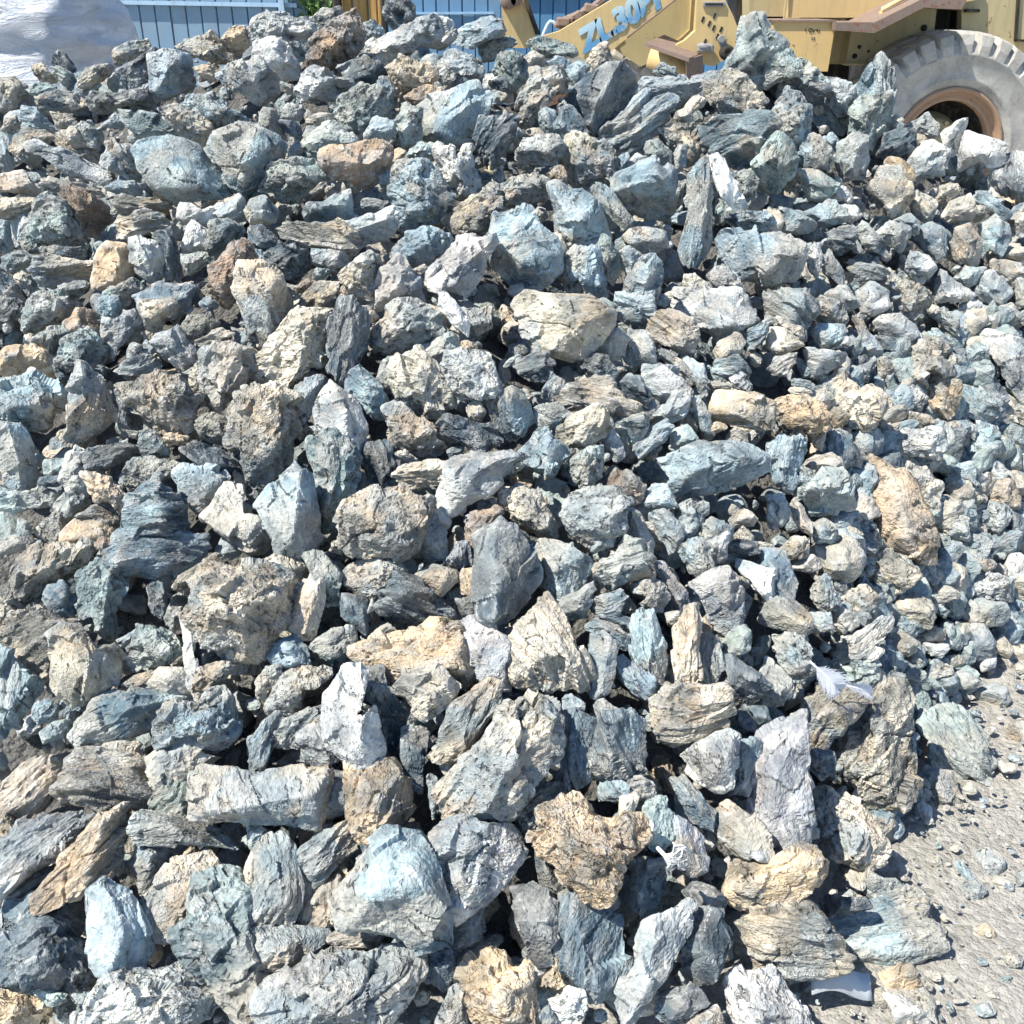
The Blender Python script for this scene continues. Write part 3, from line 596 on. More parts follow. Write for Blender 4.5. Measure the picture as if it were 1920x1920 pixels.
C a|750,60 850,60 920,140 840,190|
@960,560
D a lr ++|-288,1800 -80,1660 100,1840 220,2080 200,2200 0,2380 -192,2488 -260,2240|dark slate rock with a thin sunlit edge, pointing down
C a lu ++|30,60 120,-40 560,-20 740,110 740,200 650,330 540,430 400,420 160,400 80,230|large bowl-shaped cream rock with blue shaded upper side
B s|780,80 800,-40 1050,-60 1060,120 980,180 860,150|
C s l +|1010,230 1020,150 1180,80 1350,160 1390,240 1390,310 1340,400 1230,390 1060,310|creased beige rock like a folded bun
W a lu|1220,50 1260,-60 1700,-60 1820,150 1640,250 1550,290 1400,180 1270,100|
D s|20,500 140,420 270,410 300,500 230,620 90,570|
B a|620,380 700,270 790,220 870,310 830,410 780,460 640,410|
W a|840,420 880,250 1000,260 1080,420 1060,480 880,490|
D p|500,480 580,410 720,430 780,560 740,610 600,570|
C s|1080,400 1140,370 1260,460 1350,550 1340,630 1200,540|
W a|940,530 980,490 1130,500 1240,510 1230,580 1130,570 1000,590|
W a lu|1000,590 1130,520 1280,620 1330,700 1220,700 1140,770 1060,720 1020,660|
W a u +|1060,890 1220,700 1340,690 1330,800 1280,890 1180,930|
D a -|790,650 880,580 960,590 1030,720 1010,820 880,760|
C s u +|320,740 400,650 480,640 620,590 700,590 850,740 940,780 950,880 830,890 700,870 640,800 480,860|layered cream slab above the pinkish block
C p lu ++|330,980 450,880 620,810 700,860 740,950 690,1010 540,1110 380,1090|pinkish white angular block in the middle of the pile
B a l|40,1180 130,1080 230,940 300,1050 400,1110 390,1170 290,1310 230,1320 160,1250|
B a|170,830 330,790 410,860 400,920 290,980 180,990|
G p lr ++|440,1220 500,1160 620,1120 690,1100 700,1270 600,1410 520,1430 450,1320|small pale oval rock with a grey eye spot
W a|650,1050 760,990 830,1090 840,1180 780,1220 720,1130|
B s|880,1100 950,1080 1050,960 1140,910 1200,970 1160,1050 1060,1120 970,1190|
C p lu ++|380,1560 450,1470 580,1430 790,1440 860,1540 840,1700 750,1850 620,1880 500,1790 430,1700|smooth round cream boulder like a potato
T a u ++|1500,790 1530,700 1680,690 1960,780 1960,980 1860,990 1500,890|sandy rectangular slab with an orange tinge
W p|1630,570 1720,550 1800,640 1770,720 1660,660|
B s|1470,500 1550,470 1690,430 1790,550 1800,600 1630,590 1530,560|
C r|1520,390 1570,320 1690,250 1740,330 1690,440 1540,460|
B s|1720,280 1900,160 1920,240 1840,360 1750,390|
B a lu ++|1110,1200 1310,1140 1420,1080 1620,1080 1810,1130 1900,1180 1910,1290 1740,1380 1470,1450 1240,1510 1190,1440 1200,1340|long flat block with a blue shaded end and cream top
C s|1600,1040 1680,960 1760,1010 1770,1090 1640,1100|
G r|1190,1090 1200,990 1320,950 1410,1090 1280,1140|
B a|980,1520 1060,1390 1160,1400 1230,1560 1080,1580|
B a|1010,1620 1140,1590 1260,1690 1270,1800 1180,1900 1060,1720|
B p|1190,1600 1330,1530 1460,1550 1420,1700 1300,1800 1260,1680|
B a|1420,1700 1500,1650 1650,1720 1640,1800 1560,1910 1440,1860|
C a|1640,1660 1740,1570 1830,1650 1800,1700 1660,1720|
C r|1660,1780 1730,1710 1810,1780 1790,1840 1690,1830|
B a l|830,1770 870,1580 950,1620 1000,1700 1050,1820 1040,1920 960,1860|
R a|620,1390 760,1300 880,1310 980,1400 970,1500 900,1540 780,1430|
C p l|0,1420 120,1440 200,1460 260,1590 300,1700 260,1770 160,1720 0,1640|
B a|1320,760 1390,740 1480,870 1500,1000 1420,980|
B a|720,900 940,850 1020,880 1000,990 920,1080 860,1070 780,980|
C s|-60,1180 0,1180 90,1250 0,1310 -60,1310|
B s|200,770 300,560 400,640 330,720 320,780|
C a|1470,640 1560,620 1680,680 1510,690|
T a|1490,980 1530,920 1640,960 1500,1020|
B a|1200,400 1340,420 1430,500 1460,680 1420,750 1360,640 1350,540|
@1440,560
B s l|0,140 0,-40 300,-60 340,100 270,200 250,320 130,260|
C p|330,110 340,20 480,-20 560,20 580,170 490,190 380,170|
W r u ++|790,180 850,130 990,110 1100,190 1120,270 1040,330 940,300 860,260|smooth white flattened stone like a cushion on the right-hand slope
W r|690,20 760,-40 900,-20 900,70 800,130 710,100|
B a|330,260 380,200 600,200 620,270 500,330 420,370|
W a|430,380 520,300 600,290 600,350 520,370|
C a u|0,240 100,220 260,350 80,420 0,360|
C p|60,150 150,140 260,220 260,310 170,280|
P s|600,90 660,90 730,200 790,300 770,390 720,370 660,220|
G a|600,380 690,270 700,380 650,470|
W a ur +|250,390 290,370 430,390 570,410 600,460 480,530 340,620 300,540|
P s|10,520 60,450 240,390 260,420 150,540 100,590|
W p u +|590,590 640,510 750,480 820,400 820,490 750,560 760,620 680,650|
C p|830,450 880,440 960,540 900,630 830,580|
C p lu +|940,480 1040,360 1150,310 1230,390 1390,520 1390,570 1260,570 1160,520 1200,560 1210,650 1150,690 1040,600|
P p|1000,60 1060,0 1160,0 1150,100 1080,160 1010,120|
C r l|1430,170 1500,100 1620,80 1640,180 1500,300 1440,260|
G p|1220,130 1300,90 1420,150 1430,280 1330,220|
G a|1640,90 1690,20 1740,120 1700,240 1640,200|
C a|1740,80 1830,60 1890,140 1740,220|
W a l ++|1520,340 1600,240 1700,250 1880,330 1960,370 1960,800 1900,790 1780,620 1730,500 1650,380|broad white sheet of rock at the right-hand edge
B s|1530,570 1600,510 1700,600 1780,740 1770,790 1650,680|
B s|1390,850 1470,660 1590,680 1730,800 1690,900 1640,950 1500,850|
T a lr ++|1200,650 1260,570 1440,620 1460,680 1410,830 1360,910 1260,830 1200,740|tan block with an orange patch on the right-hand slope
W a|1430,940 1470,890 1570,970 1540,1050 1440,990|
T p lu ++|20,780 110,740 330,740 440,810 450,880 440,960 330,1020 120,1020 60,900|tan and white block with black pits
C s|320,1040 440,970 410,1150 350,1100|
C p lu ++|390,620 540,520 600,620 700,680 780,630 860,690 920,780 850,880 760,1000 720,1070 650,960 620,850 530,790 430,740|jagged spiky cream rock with many black holes
T a|450,880 500,810 620,880 540,970 440,960|
W p lu|940,770 1080,650 1190,740 1150,830 1000,830|
C a|820,940 900,820 1070,810 1010,900 880,1000|
C a +|990,920 1060,850 1180,860 1270,930 1150,980 1040,970|
W p u ++|860,1060 890,980 1060,990 1230,960 1320,970 1310,1130 1290,1220 1100,1180 910,1160|wide flat-topped white rock on the right-hand slope
W a|1230,950 1330,930 1410,1020 1400,1080 1330,1130 1320,1000|
B a l|410,1170 440,1060 510,990 620,1040 640,1160 580,1260 480,1230|
P a|590,1050 650,1080 720,1180 690,1260 600,1230|
B s lr|0,1110 100,1050 230,1060 270,1200 240,1300 160,1410 60,1400 0,1280|
B a ud ++|200,1430 330,1390 430,1260 560,1290 630,1380 640,1580 490,1620 330,1620|dark blue squared block beside the large tan block
B p|140,1400 240,1260 400,1320 330,1430|
C a l ++|160,1500 200,1480 280,1600 330,1680 330,1790 240,1730 180,1640|
B a|0,1500 100,1470 170,1620 100,1700 0,1720|
B a|620,1290 690,1210 780,1230 810,1350 740,1520 660,1440|
T a lr ++|730,1500 780,1330 780,1210 870,1230 990,1310 1120,1440 1210,1620 1260,1800 1280,1960 1180,1970 950,1910 860,1800 820,1660|large tan block, biggest rock on the right-hand slope
C p|960,1210 1080,1200 1180,1280 1300,1380 1290,1520 1230,1620 1130,1420 1000,1290|
B a|330,1700 420,1660 500,1700 530,1820 360,1820|
C a|520,1760 610,1700 710,1770 560,1820|
C p|710,1790 820,1740 860,1850 750,1860|
C a|1340,1410 1490,1330 1530,1430 1500,1500 1400,1550 1350,1470|
B a l|1280,1650 1370,1600 1500,1650 1490,1800 1390,1790 1270,1700|
W p|1600,1620 1660,1530 1800,1560 1810,1680 1720,1770 1620,1690|
C p|1590,1490 1700,1380 1830,1370 1880,1500 1870,1580 1760,1560 1640,1530|
B a|1410,1150 1480,1070 1620,1000 1700,980 1740,1090 1740,1160 1600,1180|
B a|1340,1240 1520,1240 1580,1410 1480,1350 1330,1350|
W a|1590,1220 1720,1220 1800,1300 1750,1370 1650,1300|
B r|1290,1880 1380,1820 1450,1860 1400,1960 1310,1960|
C p|1790,840 1900,810 1960,850 1960,940 1850,920|
B a|1700,980 1830,950 1960,1010 1960,1100 1800,1050|
C s|190,720 130,650 260,670 330,700 300,740|
B s|120,640 200,600 310,620 320,670|
D a|800,280 900,290 1000,350 980,400 860,370|
B s|1160,270 1220,210 1360,300 1420,370 1260,340|
B p|1430,490 1510,390 1640,370 1640,450 1560,520 1400,560|
C p|100,1870 200,1790 300,1800 290,1930 150,1960|
@0,200
W a lu ++|200,280 270,265 500,330 720,440 940,550 830,590 700,550 540,520 400,430 240,340|long plank-like slab with a bright blue-white face
C a|90,210 180,170 330,190 420,220 330,290 200,280 150,390 80,310|
C s|370,270 440,190 550,170 640,270 730,360 710,420 560,380 480,310|
G p|560,160 620,120 760,180 770,270 700,330 620,250|
B s|160,100 170,0 280,20 340,110 430,180 280,190 180,170|
C p|760,200 820,190 900,310 980,350 1010,440 1080,540 1000,560 880,420 790,300|
W a|730,440 800,330 900,420 960,540 850,490|
B a|780,130 860,60 930,90 930,150 830,160|
G a lu|880,20 1000,60 1160,60 1290,150 1370,250 1200,260 1060,230 960,130|
C p u ++|1190,20 1330,-20 1500,40 1600,160 1580,260 1490,290 1400,250 1280,130|
B p lu ++|1360,10 1400,-80 1520,-90 1700,20 1870,60 1880,110 1780,110 1620,190 1580,150|
B r lu ++|1000,330 1060,270 1160,250 1370,260 1480,300 1570,400 1680,520 1720,640 1640,680 1480,690 1330,710 1190,640 1060,470|broad rounded blue-grey boulder near the top, smooth as a pillow
B a ud ++|1600,300 1650,210 1800,130 1960,150 2080,230 2140,290 2110,390 2060,530 1940,660 1870,730 1780,650 1700,560 1640,390|squared boulder with a flat lit top and black mottled front
C a|-40,520 60,500 170,490 290,640 190,650 -40,620|
B s -|-40,160 40,170 100,430 60,480 -40,470|
C s|-40,690 100,690 270,690 240,760 100,830 -40,840|
C s|300,560 380,530 480,560 640,580 720,640 700,700 560,650 420,640 330,650|
R s l|420,640 540,600 700,690 780,760 850,850 700,960 600,970 570,780 500,730|brown cracked rock in shade leaning behind a green-grey one
G p lr ++|230,930 250,800 270,690 350,650 480,720 560,800 600,990 570,1040 470,1060 350,1000 260,980|tall green-grey rock with white crust
G p -|140,980 220,890 310,1010 290,1090 200,1100|
B a +|790,600 900,560 1050,560 1130,640 1150,670 950,660 810,640|
C s +|830,690 900,660 1080,690 1250,700 1290,770 1000,800 920,800|flat driftwood-like tan stone, upper of two stacked thin slabs
C s +|800,920 870,800 980,820 1080,770 1170,800 1300,890 1270,930 1100,940 980,990 830,970|flat cream stone, lower of two stacked thin slabs
W a u|1340,830 1370,730 1420,730 1520,780 1660,720 1700,830 1580,880 1400,870|
W a|1620,800 1780,660 1830,700 1840,850 1760,860 1680,850|
C r ++|1830,780 1880,700 1990,670 2100,800 2060,860 1960,900 1870,860|small smooth tan cobble like an egg
G p|310,1060 430,1040 540,1060 680,1040 700,1130 500,1140 360,1120|
C s u|230,1220 300,1140 460,1150 640,1170 700,1210 660,1280 500,1310 400,1350 320,1330|
T a lr ++|690,1360 700,1200 740,1080 800,1020 940,1040 980,1120 1000,1270 920,1320 790,1360|brown-orange squarish rock, the most orange in the upper part
W a lr ++|980,1000 1060,970 1150,1020 1230,1080 1250,1200 1230,1270 1130,1310 1020,1240 970,1120|white-faced rock with a dark slaty side
D s lr|1160,960 1280,940 1340,1080 1390,1260 1360,1310 1250,1260 1240,1090|
W a l|1360,1080 1400,920 1440,860 1560,940 1530,1080 1380,1090|
G a|1360,1110 1530,1100 1500,1220 1420,1260 1370,1170|
G p|1540,1040 1600,880 1700,860 1820,910 1830,1000 1700,1020 1600,1110|
R p lr ++|1560,1370 1580,1200 1700,1070 1800,1000 1960,1060 2000,1110 1920,1190 1770,1180 1760,1370 1720,1480 1620,1440|crusty rust-brown rock beside the tall pinkish one
C a lr ++|1750,1260 1800,1180 1960,1180 2060,1260 2220,1430 2210,1520 2160,1620 2060,1720 1980,1790 1900,1720 1820,1550 1770,1390|tall smooth pinkish-tan rock
G p|740,1390 860,1360 1010,1270 1150,1300 1010,1400 950,1480 880,1440 770,1430|
B a|1020,1410 1110,1370 1200,1320 1300,1340 1400,1330 1470,1390 1400,1430 1400,1530 1260,1570 1070,1560|
T p|1330,1340 1440,1310 1480,1380 1400,1400|
B s|1500,1480 1560,1420 1660,1500 1570,1540|
G p|210,1440 330,1380 490,1400 500,1520 470,1580 350,1550 270,1450|
B p -|0,1250 90,1300 200,1420 200,1520 60,1590 -40,1560 -40,1280|
C p|100,1280 160,1240 240,1280 290,1370 210,1410|
G a -|20,1130 150,1080 260,1130 210,1220 60,1230|
W a -|20,1640 70,1620 90,1680 40,1700|
D p|430,1340 600,1310 680,1330 620,1400 540,1440 480,1400|
B a -|0,880 60,870 100,1060 40,1120 -40,1040|
C p|380,40 460,60 580,110 560,160 440,150|
C p|0,180 60,80 120,70 150,160 90,180|
@480,200
G a|360,220 420,140 540,110 680,190 810,260 700,300 520,300 440,400 400,320|
R a ud ++|500,330 560,290 800,280 960,260 1020,310 980,470 880,570 850,630 780,590 690,520 570,540 490,440|dark brown wedge-shaped block with a sharp upper edge
T r +|990,400 1010,340 1070,310 1130,340 1080,420 1030,470 990,450|small orange-spotted cobble
G p lu|40,580 110,450 260,400 420,420 520,470 560,520 460,600 330,680 260,720 190,690 80,640|
C s|400,650 480,570 570,550 520,610 440,650|
B a ud|370,800 410,710 500,720 690,640 720,840 620,860 520,890 400,870|
B p ++|1010,700 1000,560 1020,470 1100,420 1290,420 1360,500 1390,590 1480,660 1480,740 1340,850 1220,910 1140,940 1060,880 1040,760|dark fissured blue-grey boulder near the top centre
B a|910,490 1010,490 1010,620 960,640 920,560|
D a -|720,780 830,690 980,720 920,790 800,840|
B a u +|780,1050 720,930 640,860 800,840 1030,740 1050,900 1020,960 900,1020|
C s u ++|150,920 250,870 390,880 520,880 600,850 640,860 770,980 780,1040 730,1110 580,1060 440,1050 300,1040|long curved rock with a dark end like a cut log
D p|80,1150 180,1010 240,1060 420,1060 440,1200 370,1240 300,1310 180,1240|
B a|430,1070 600,1070 730,1130 700,1200 580,1240 440,1170|
C p lr ++|620,1260 700,1200 760,1160 830,1090 920,1110 970,1190 910,1290 920,1430 880,1480 780,1420 680,1330|
P a lr ++|910,1310 960,1200 1060,1110 1130,1170 1210,1310 1250,1470 1180,1480 980,1500 910,1520|grey-violet rock face split by an upright ridge
B p|1020,1120 1060,1030 1190,950 1300,910 1440,970 1470,1050 1380,1130 1300,1170 1180,1200 1120,1150|
W a lu ++|1240,1300 1300,1200 1440,1080 1560,1000 1680,1000 1780,950 1820,1040 1720,1130 1690,1250 1580,1420 1420,1370 1260,1330|pale loaf-shaped rock with a square dark patch
G a|1690,1010 1790,950 1820,1030 1780,1150 1800,1210 1700,1260 1690,1140|
W p lu ++|1330,350 1380,290 1480,330 1500,420 1560,300 1610,300 1660,470 1700,620 1560,690 1460,680 1400,560|white frilled rock with black hollows near the crest
C p lu ++|1390,850 1500,770 1620,690 1710,670 1830,680 1820,810 1780,900 1640,960 1550,1010 1450,920|
B p|1700,650 1760,570 1820,590 1840,690 1800,780 1720,720|
B a ud ++|1770,940 1800,820 1920,760 2060,790 2200,960 2290,1100 2270,1230 2180,1330 2110,1370 2040,1400 1940,1330 1860,1260 1800,1170|big smooth violet-grey slab face at the centre of the upper slope
D s lu ++|1640,240 1690,80 1960,70 1940,200 1830,360 1780,450 1700,390|black glassy-looking slab behind the white frilled rock
B a l|1230,0 1290,-60 1640,-160 1720,-60 1700,100 1660,260 1540,290 1430,270 1250,200|
G p|1030,130 1130,0 1240,20 1240,200 1190,310 1080,280|
B a|820,200 900,90 1020,110 1040,200 980,260 830,270|
G p|580,70 650,0 790,20 800,150 760,180 620,110|
C a|340,110 440,60 580,50 580,110 420,120|
W p|160,50 240,-20 380,10 320,110 200,110|
C a lr|30,150 60,20 140,40 230,230 190,300 100,220|
D a -|140,100 330,110 350,270 250,200|
C a lu|350,1430 430,1330 610,1320 590,1420 420,1540 300,1530|
R p -|290,1350 380,1290 450,1320 380,1390 310,1390|
T p -|610,1380 660,1340 700,1400 690,1460 600,1440|
C a|1180,1220 1260,1180 1280,1210 1230,1260|
G p|1120,370 1240,270 1330,290 1330,400 1220,420 1100,410|
C p|1830,600 1920,550 2010,560 2000,700 1880,780 1840,700|
C p +|1880,640 1960,560 2080,530 2200,550 2230,640 2120,700 1960,740|
W a|270,1540 330,1540 420,1560 300,1600|
D s|-40,920 60,890 160,990 130,1080 -40,1060|
B p|-40,1070 40,1090 80,1170 -40,1210|
G p|450,1210 560,1230 490,1310 420,1290|
@960,200
W p u ++|30,370 90,230 200,210 340,210 390,290 380,380 210,450 70,430|white oval rock with a dark base in a black hollow near the crest
B s|200,60 250,10 320,40 320,180 270,200 210,130|
B a|320,150 380,20 460,10 530,100 560,200 440,220 410,280 350,200|
B s lu|670,180 820,50 1000,-80 1200,-40 1130,140 1000,260 990,340 880,350 740,330 680,260|
C a|1250,30 1350,0 1350,130 1250,90|
C p lu|1100,180 1200,140 1370,150 1410,260 1370,400 1310,450 1240,420 1250,310 1180,260|
B a|1180,440 1250,300 1310,290 1300,440 1220,500|
C p u|390,330 460,220 560,210 660,270 740,340 760,430 790,560 620,580 510,610 430,540|
G a|1010,400 1000,280 1100,250 1190,340 1180,460|
B a|760,500 780,400 870,350 870,470 790,520|
W r|860,420 930,350 1000,380 980,430 870,470|
B a ud ++|760,600 800,520 960,450 1060,410 1120,450 1190,490 1210,600 1200,760 1160,890 1000,860 940,800 860,740 780,700|cube-like cracked blue-grey boulder with a shadowed base
B s lu ++|1400,180 1560,80 1780,50 1920,60 2000,140 1900,300 1830,420 1680,470 1600,420 1500,300 1420,250|large lens-shaped blue-grey boulder with fine layers near the crest
X a l +++++++|1430,290 1490,280 1560,370 1650,510 1770,780 1740,820 1660,770 1550,620 1490,440|slim white upright slab like a surfboard
B s lr ++++|1310,560 1380,460 1460,380 1480,560 1500,760 1450,1180 1390,1200 1290,1170 1250,1060 1290,940 1320,760|tall narrow grey slab standing beside the white surfboard-like slab
G p|1690,500 1790,480 1840,540 1830,660 1770,740 1710,640|
B a lr ++|290,600 340,580 430,640 520,640 660,760 740,920 790,1000 720,1060 580,1060 530,1070 430,1120 340,950 320,760|big sail-shaped blue-grey rock with a rough sunlit spine
C p u ++|-60,640 0,540 170,500 280,560 300,600 240,700 120,720 -60,700|
T p|260,510 350,430 410,500 400,600 330,560|
C r ud ++|830,980 890,920 970,900 1150,940 1170,1040 1080,1090 970,1100 870,1040|small beige bun-shaped stone perched over a dark gap
B a|590,640 640,570 720,580 840,760 880,830 850,920 780,860 660,730|
B p lu|340,1270 400,1140 480,1080 560,1060 640,1090 660,1180 700,1390 640,1470 560,1460 440,1410 380,1340|
G a lr|640,1060 690,980 740,1010 800,1140 860,1300 800,1380 700,1270 660,1180|
B a lr ++|790,1500 850,1330 950,1150 1080,1110 1140,1230 1080,1420 1060,1590 970,1610 780,1570|bright-blue tinged rock in the shadow of the tall slab
B a|790,1120 870,1060 960,1110 930,1230 880,1290|
B a lu ++|1540,1000 1600,940 1900,940 2040,980 2180,1060 2160,1210 2100,1300 1880,1320 1690,1280 1610,1170|broad blue rock split by a curved shadow edge
C p|1280,1380 1300,1270 1370,1260 1490,1370 1400,1400 1300,1420|
W p ++|1470,1280 1530,1210 1630,1220 1740,1370 1750,1480 1620,1440 1520,1370|
B p|1600,830 1740,800 1900,790 1960,850 1900,920 1700,910|
C r|330,900 420,1080 400,1170 350,1090 260,940|
B a|1070,1420 1140,1410 1190,1460 1150,1500 1080,1480|
G a -|540,1450 700,1440 780,1490 740,1560 640,1480|
B p|1150,890 1190,780 1290,700 1310,560 1210,560 1200,760|
@1440,200,2.275
B p u|0,140 10,40 80,-20 170,10 170,120 130,190 60,150|
G a ud ++|0,160 40,120 100,150 120,200 100,290 40,360 -40,340 -60,240|dark green-grey block with a flat lit top near the crest
G a|120,270 190,270 300,330 260,380 200,400 150,350|
B a lr ++|285,250 300,160 360,120 430,130 440,220 400,300 330,320|angular pale-blue rock like a shield
G p lr ++|350,120 350,10 400,-40 520,-60 530,60 450,190 420,130|
D p|470,210 500,120 580,80 620,110 620,190 560,210|
B p u|590,90 680,30 720,70 720,120 650,130 620,110|
T r ++|470,230 500,212 560,220 620,260 630,300 600,340 560,290 490,255|orange-cream elongated stone below the loader wheel
W a lu ++|590,250 630,180 700,150 770,190 770,240 740,290 660,300 630,340|
W a lr ++|740,120 800,70 860,50 850,90 830,160 790,210 750,180|pointed pale rock in front of the loader wheel rim
W a ud ++|820,190 850,110 930,130 1020,160 1000,230 950,280 900,230 820,270|flat-topped pale rock in front of the loader tyre
W s u|945,300 990,230 1060,200 1120,220 1120,400 1050,390 980,360|
C a lu ++|440,350 480,260 560,260 610,340 615,380 540,490 510,460|kite-shaped pale rock hanging over a black hole
C a|600,390 640,360 720,410 700,480 660,490 620,450|
C p|720,400 740,340 800,330 820,360 770,410 740,430|
C a u ++|740,470 780,410 860,370 890,440 870,480 780,490|
C p|870,420 920,430 920,480 880,490|
C a lr ++|780,600 800,520 860,500 910,570 930,650 880,680 800,650|
B a|830,350 940,370 1030,450 1020,500 960,480 920,430|
B a l|910,500 970,470 1020,510 1020,590 990,630 950,600 920,640|
W p|260,370 310,330 360,380 350,410 280,400|
B a u|150,460 260,400 320,430 340,480 240,520 210,500|
W a|305,420 370,420 400,465 350,500 330,470|
B a|60,440 130,450 210,500 210,540 70,530|
C r|-20,440 40,430 65,490 40,550 -10,510|
D s|245,540 310,510 375,520 360,600 290,610|
B a lr|375,540 410,490 480,560 560,640 520,645 420,600|
W a lu|465,550 520,490 600,520 600,560 560,620|
B a|540,490 600,460 640,490 640,540 600,550|
B a|640,520 700,500 750,520 760,620 710,650|
W a l ++|225,600 250,585 280,640 320,690 325,745 300,765 250,700|
W p|180,600 210,540 230,640 210,730 170,680|
C s u ++|330,690 400,670 480,680 520,710 480,740 390,740|
W a|590,700 610,620 680,640 720,690 660,750 620,730|
C p lr ++|505,760 530,710 620,750 740,820 680,860 620,900 570,850 580,790 540,780|
W a|715,790 740,700 800,750 880,800 820,830 720,830|
G a -|800,730 850,685 920,690 880,750 850,770|
W a lu|880,800 900,720 970,700 1040,790 990,840 930,830|
C a|930,670 1000,655 1100,680 1100,740 1040,770|
W r|380,790 440,750 510,790 510,840 440,890 400,860|
C a|225,810 330,755 390,840 340,870 320,830|
C p|195,850 230,815 320,830 330,920 250,930|
B a|-20,610 60,560 150,590 140,680 60,750 -20,740|
W a|805,870 860,815 910,840 900,870 820,890|
C r|910,850 960,830 990,900 970,960 940,920|
C a|990,860 1040,840 1080,900 1000,950|
B p|130,200 190,100 270,190 250,270 180,270|
B a|230,140 270,110 300,150 270,200|
B a|1030,460 1060,415 1120,420 1120,540 1050,550|
C r|1010,640 1060,600 1120,610 1100,660|
G a|1060,740 1120,720 1120,840 1060,860|
P a|750,330 760,300 800,300 790,325|
@0,0,2.275
C p|0,340 60,330 110,370 120,420 60,470 -20,470|
C p|140,280 180,270 210,310 250,320 240,350 180,350 150,320|
D s lr ++|215,255 250,215 280,230 320,290 330,330 310,340 240,290|dark thumb-shaped stone against the white sack
G s|225,290 260,285 330,330 345,380 270,360 250,330|
G p|110,380 180,350 240,370 240,390 160,410|
C p|160,420 240,390 330,400 370,450 290,470 180,460|
C p|345,330 380,290 480,275 495,300 440,340 400,370 350,370|
C p u ++|485,215 560,175 620,170 640,210 600,250 520,280 490,270|lumpy cream rock on the crest against the blue fence
D p|450,390 480,320 560,270 640,220 680,220 640,280 630,340 580,370 520,390|
B a lr ++|640,250 700,215 800,240 820,290 815,370 750,400 690,430 640,390|grey shield-like rock standing on the crest below the blue fence
D p u ++|365,420 400,385 470,400 560,390 620,375 650,430 660,470 540,450 470,480 390,485|black jagged rock with a deep undercut
C p u ++|745,200 800,170 870,150 900,130 940,180 960,220 1020,240 1000,280 900,260 830,250|
T a|830,290 870,280 950,290 920,350 850,320|
W a lr ++|920,330 1000,270 1100,250 1190,330 1190,390 1110,440 1060,420 1000,360|
T p|950,170 990,115 1040,120 1060,190 1020,230 970,210|
@480,0,2.275
W p lu ++|-60,110 40,48 130,62 210,80 245,110 210,190 170,170 60,160 0,180 -50,170|frothy white rock on the crest with black cavities
W a lr +|0,190 60,160 110,160 140,210 190,290 180,330 120,340 60,300 -20,290|
G p +|230,80 280,40 360,25 370,70 300,110 250,140|
R p lr ++|190,290 240,180 270,130 340,80 420,40 445,80 450,180 420,250 350,300 320,320 270,300|rusty brown rock with a pale cap on the crest beside the wooden post
B p|455,110 500,85 555,130 540,150 470,170|
D p ++|550,50 560,0 640,-10 670,30 680,70 600,130 560,130|topmost black pitted rock reaching the top edge of the picture
W p u ++|435,215 500,180 600,130 680,80 760,75 830,95 850,150 820,200 760,210 700,190 620,250 540,270 440,250|wide white overhanging slab on the crest
B a lu ++|850,140 900,100 1000,70 1040,90 1060,150 980,170 930,200 840,190|
G p|950,190 1000,155 1092,160 1110,190 1030,220 1020,260 970,260|
T p ud ++|560,290 620,240 680,260 760,290 770,330 690,360 640,420 610,430 590,370|white-topped rock with an ochre underside near the crest
T p|640,410 720,360 780,380 790,420 700,450|
W p lu ++|765,310 790,240 850,215 920,240 980,290 980,340 860,310 820,380 790,400|pinkish-white shell-like rock near the crest
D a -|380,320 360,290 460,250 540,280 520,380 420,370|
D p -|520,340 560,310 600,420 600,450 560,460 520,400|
W p lu ++|165,400 200,310 250,275 310,320 400,330 420,370 350,410 280,440 200,430|
G p lu ++|330,500 360,420 440,370 530,380 560,450 530,480 440,560 400,560|
G p ++|1020,290 1030,230 1092,215 1150,260 1155,330 1110,390 1050,350|
D a|990,350 1060,330 1092,390 1000,380|
@960,0,2.275
G p u|50,180 130,160 250,190 270,230 180,250 100,220|
C r|50,250 90,220 130,240 140,280 100,300 60,290|
B a|145,270 190,240 250,260 240,300 180,290|
C p lu ++|10,490 40,400 110,310 200,280 240,350 230,400 150,380 110,460 90,530 40,550|long cream bone-like rock near the crest
B a|210,310 280,265 320,290 310,350 250,380|
C p ++|310,270 350,210 400,185 430,260 360,290 330,310|spiky crumbly tip of rock in front of the front tyre
D a lr ++|230,420 330,330 400,280 470,270 520,330 540,420 470,470 400,570 360,580 310,510 280,480|large dark blue boulder with a bright side below the front tyre
W a u ++|535,380 570,330 680,330 740,350 840,330 830,390 700,420 580,430|flat white rock on the crest below the rusty bracket
G p|600,300 640,270 690,290 700,330 600,320|
C p ++|820,330 870,280 960,300 1030,370 1080,430 1000,480 900,490 850,450 830,400|spongy porous cream rock on the crest
C a +|705,470 790,405 830,430 760,490 730,530|
@1440,0,2.275
G a lr ++|-170,290 -110,80 -70,55 -20,70 0,130 60,180 110,240 60,280 -20,300 -80,380 -120,360|tall jagged blue-green peak of rock in front of the loader
G p l +|0,230 60,200 140,250 230,310 260,380 200,400 150,330 80,340 20,330 -30,400 -60,330|
D a|90,350 180,310 265,375 230,420 180,430|
W p +|40,440 80,370 140,400 180,460 160,500 80,490|
G a lr|70,520 150,490 180,470 170,560 130,640 80,560 30,600 20,560|
B s lr ++|375,380 420,310 480,250 520,300 540,380 540,440 500,560 460,640 420,630 370,560 355,480|pointed blue spire of rock beside the loader tyre
W p|240,340 290,330 370,380 360,480 300,490 260,440|
C r|510,520 540,490 580,510 560,550 520,580|
"""
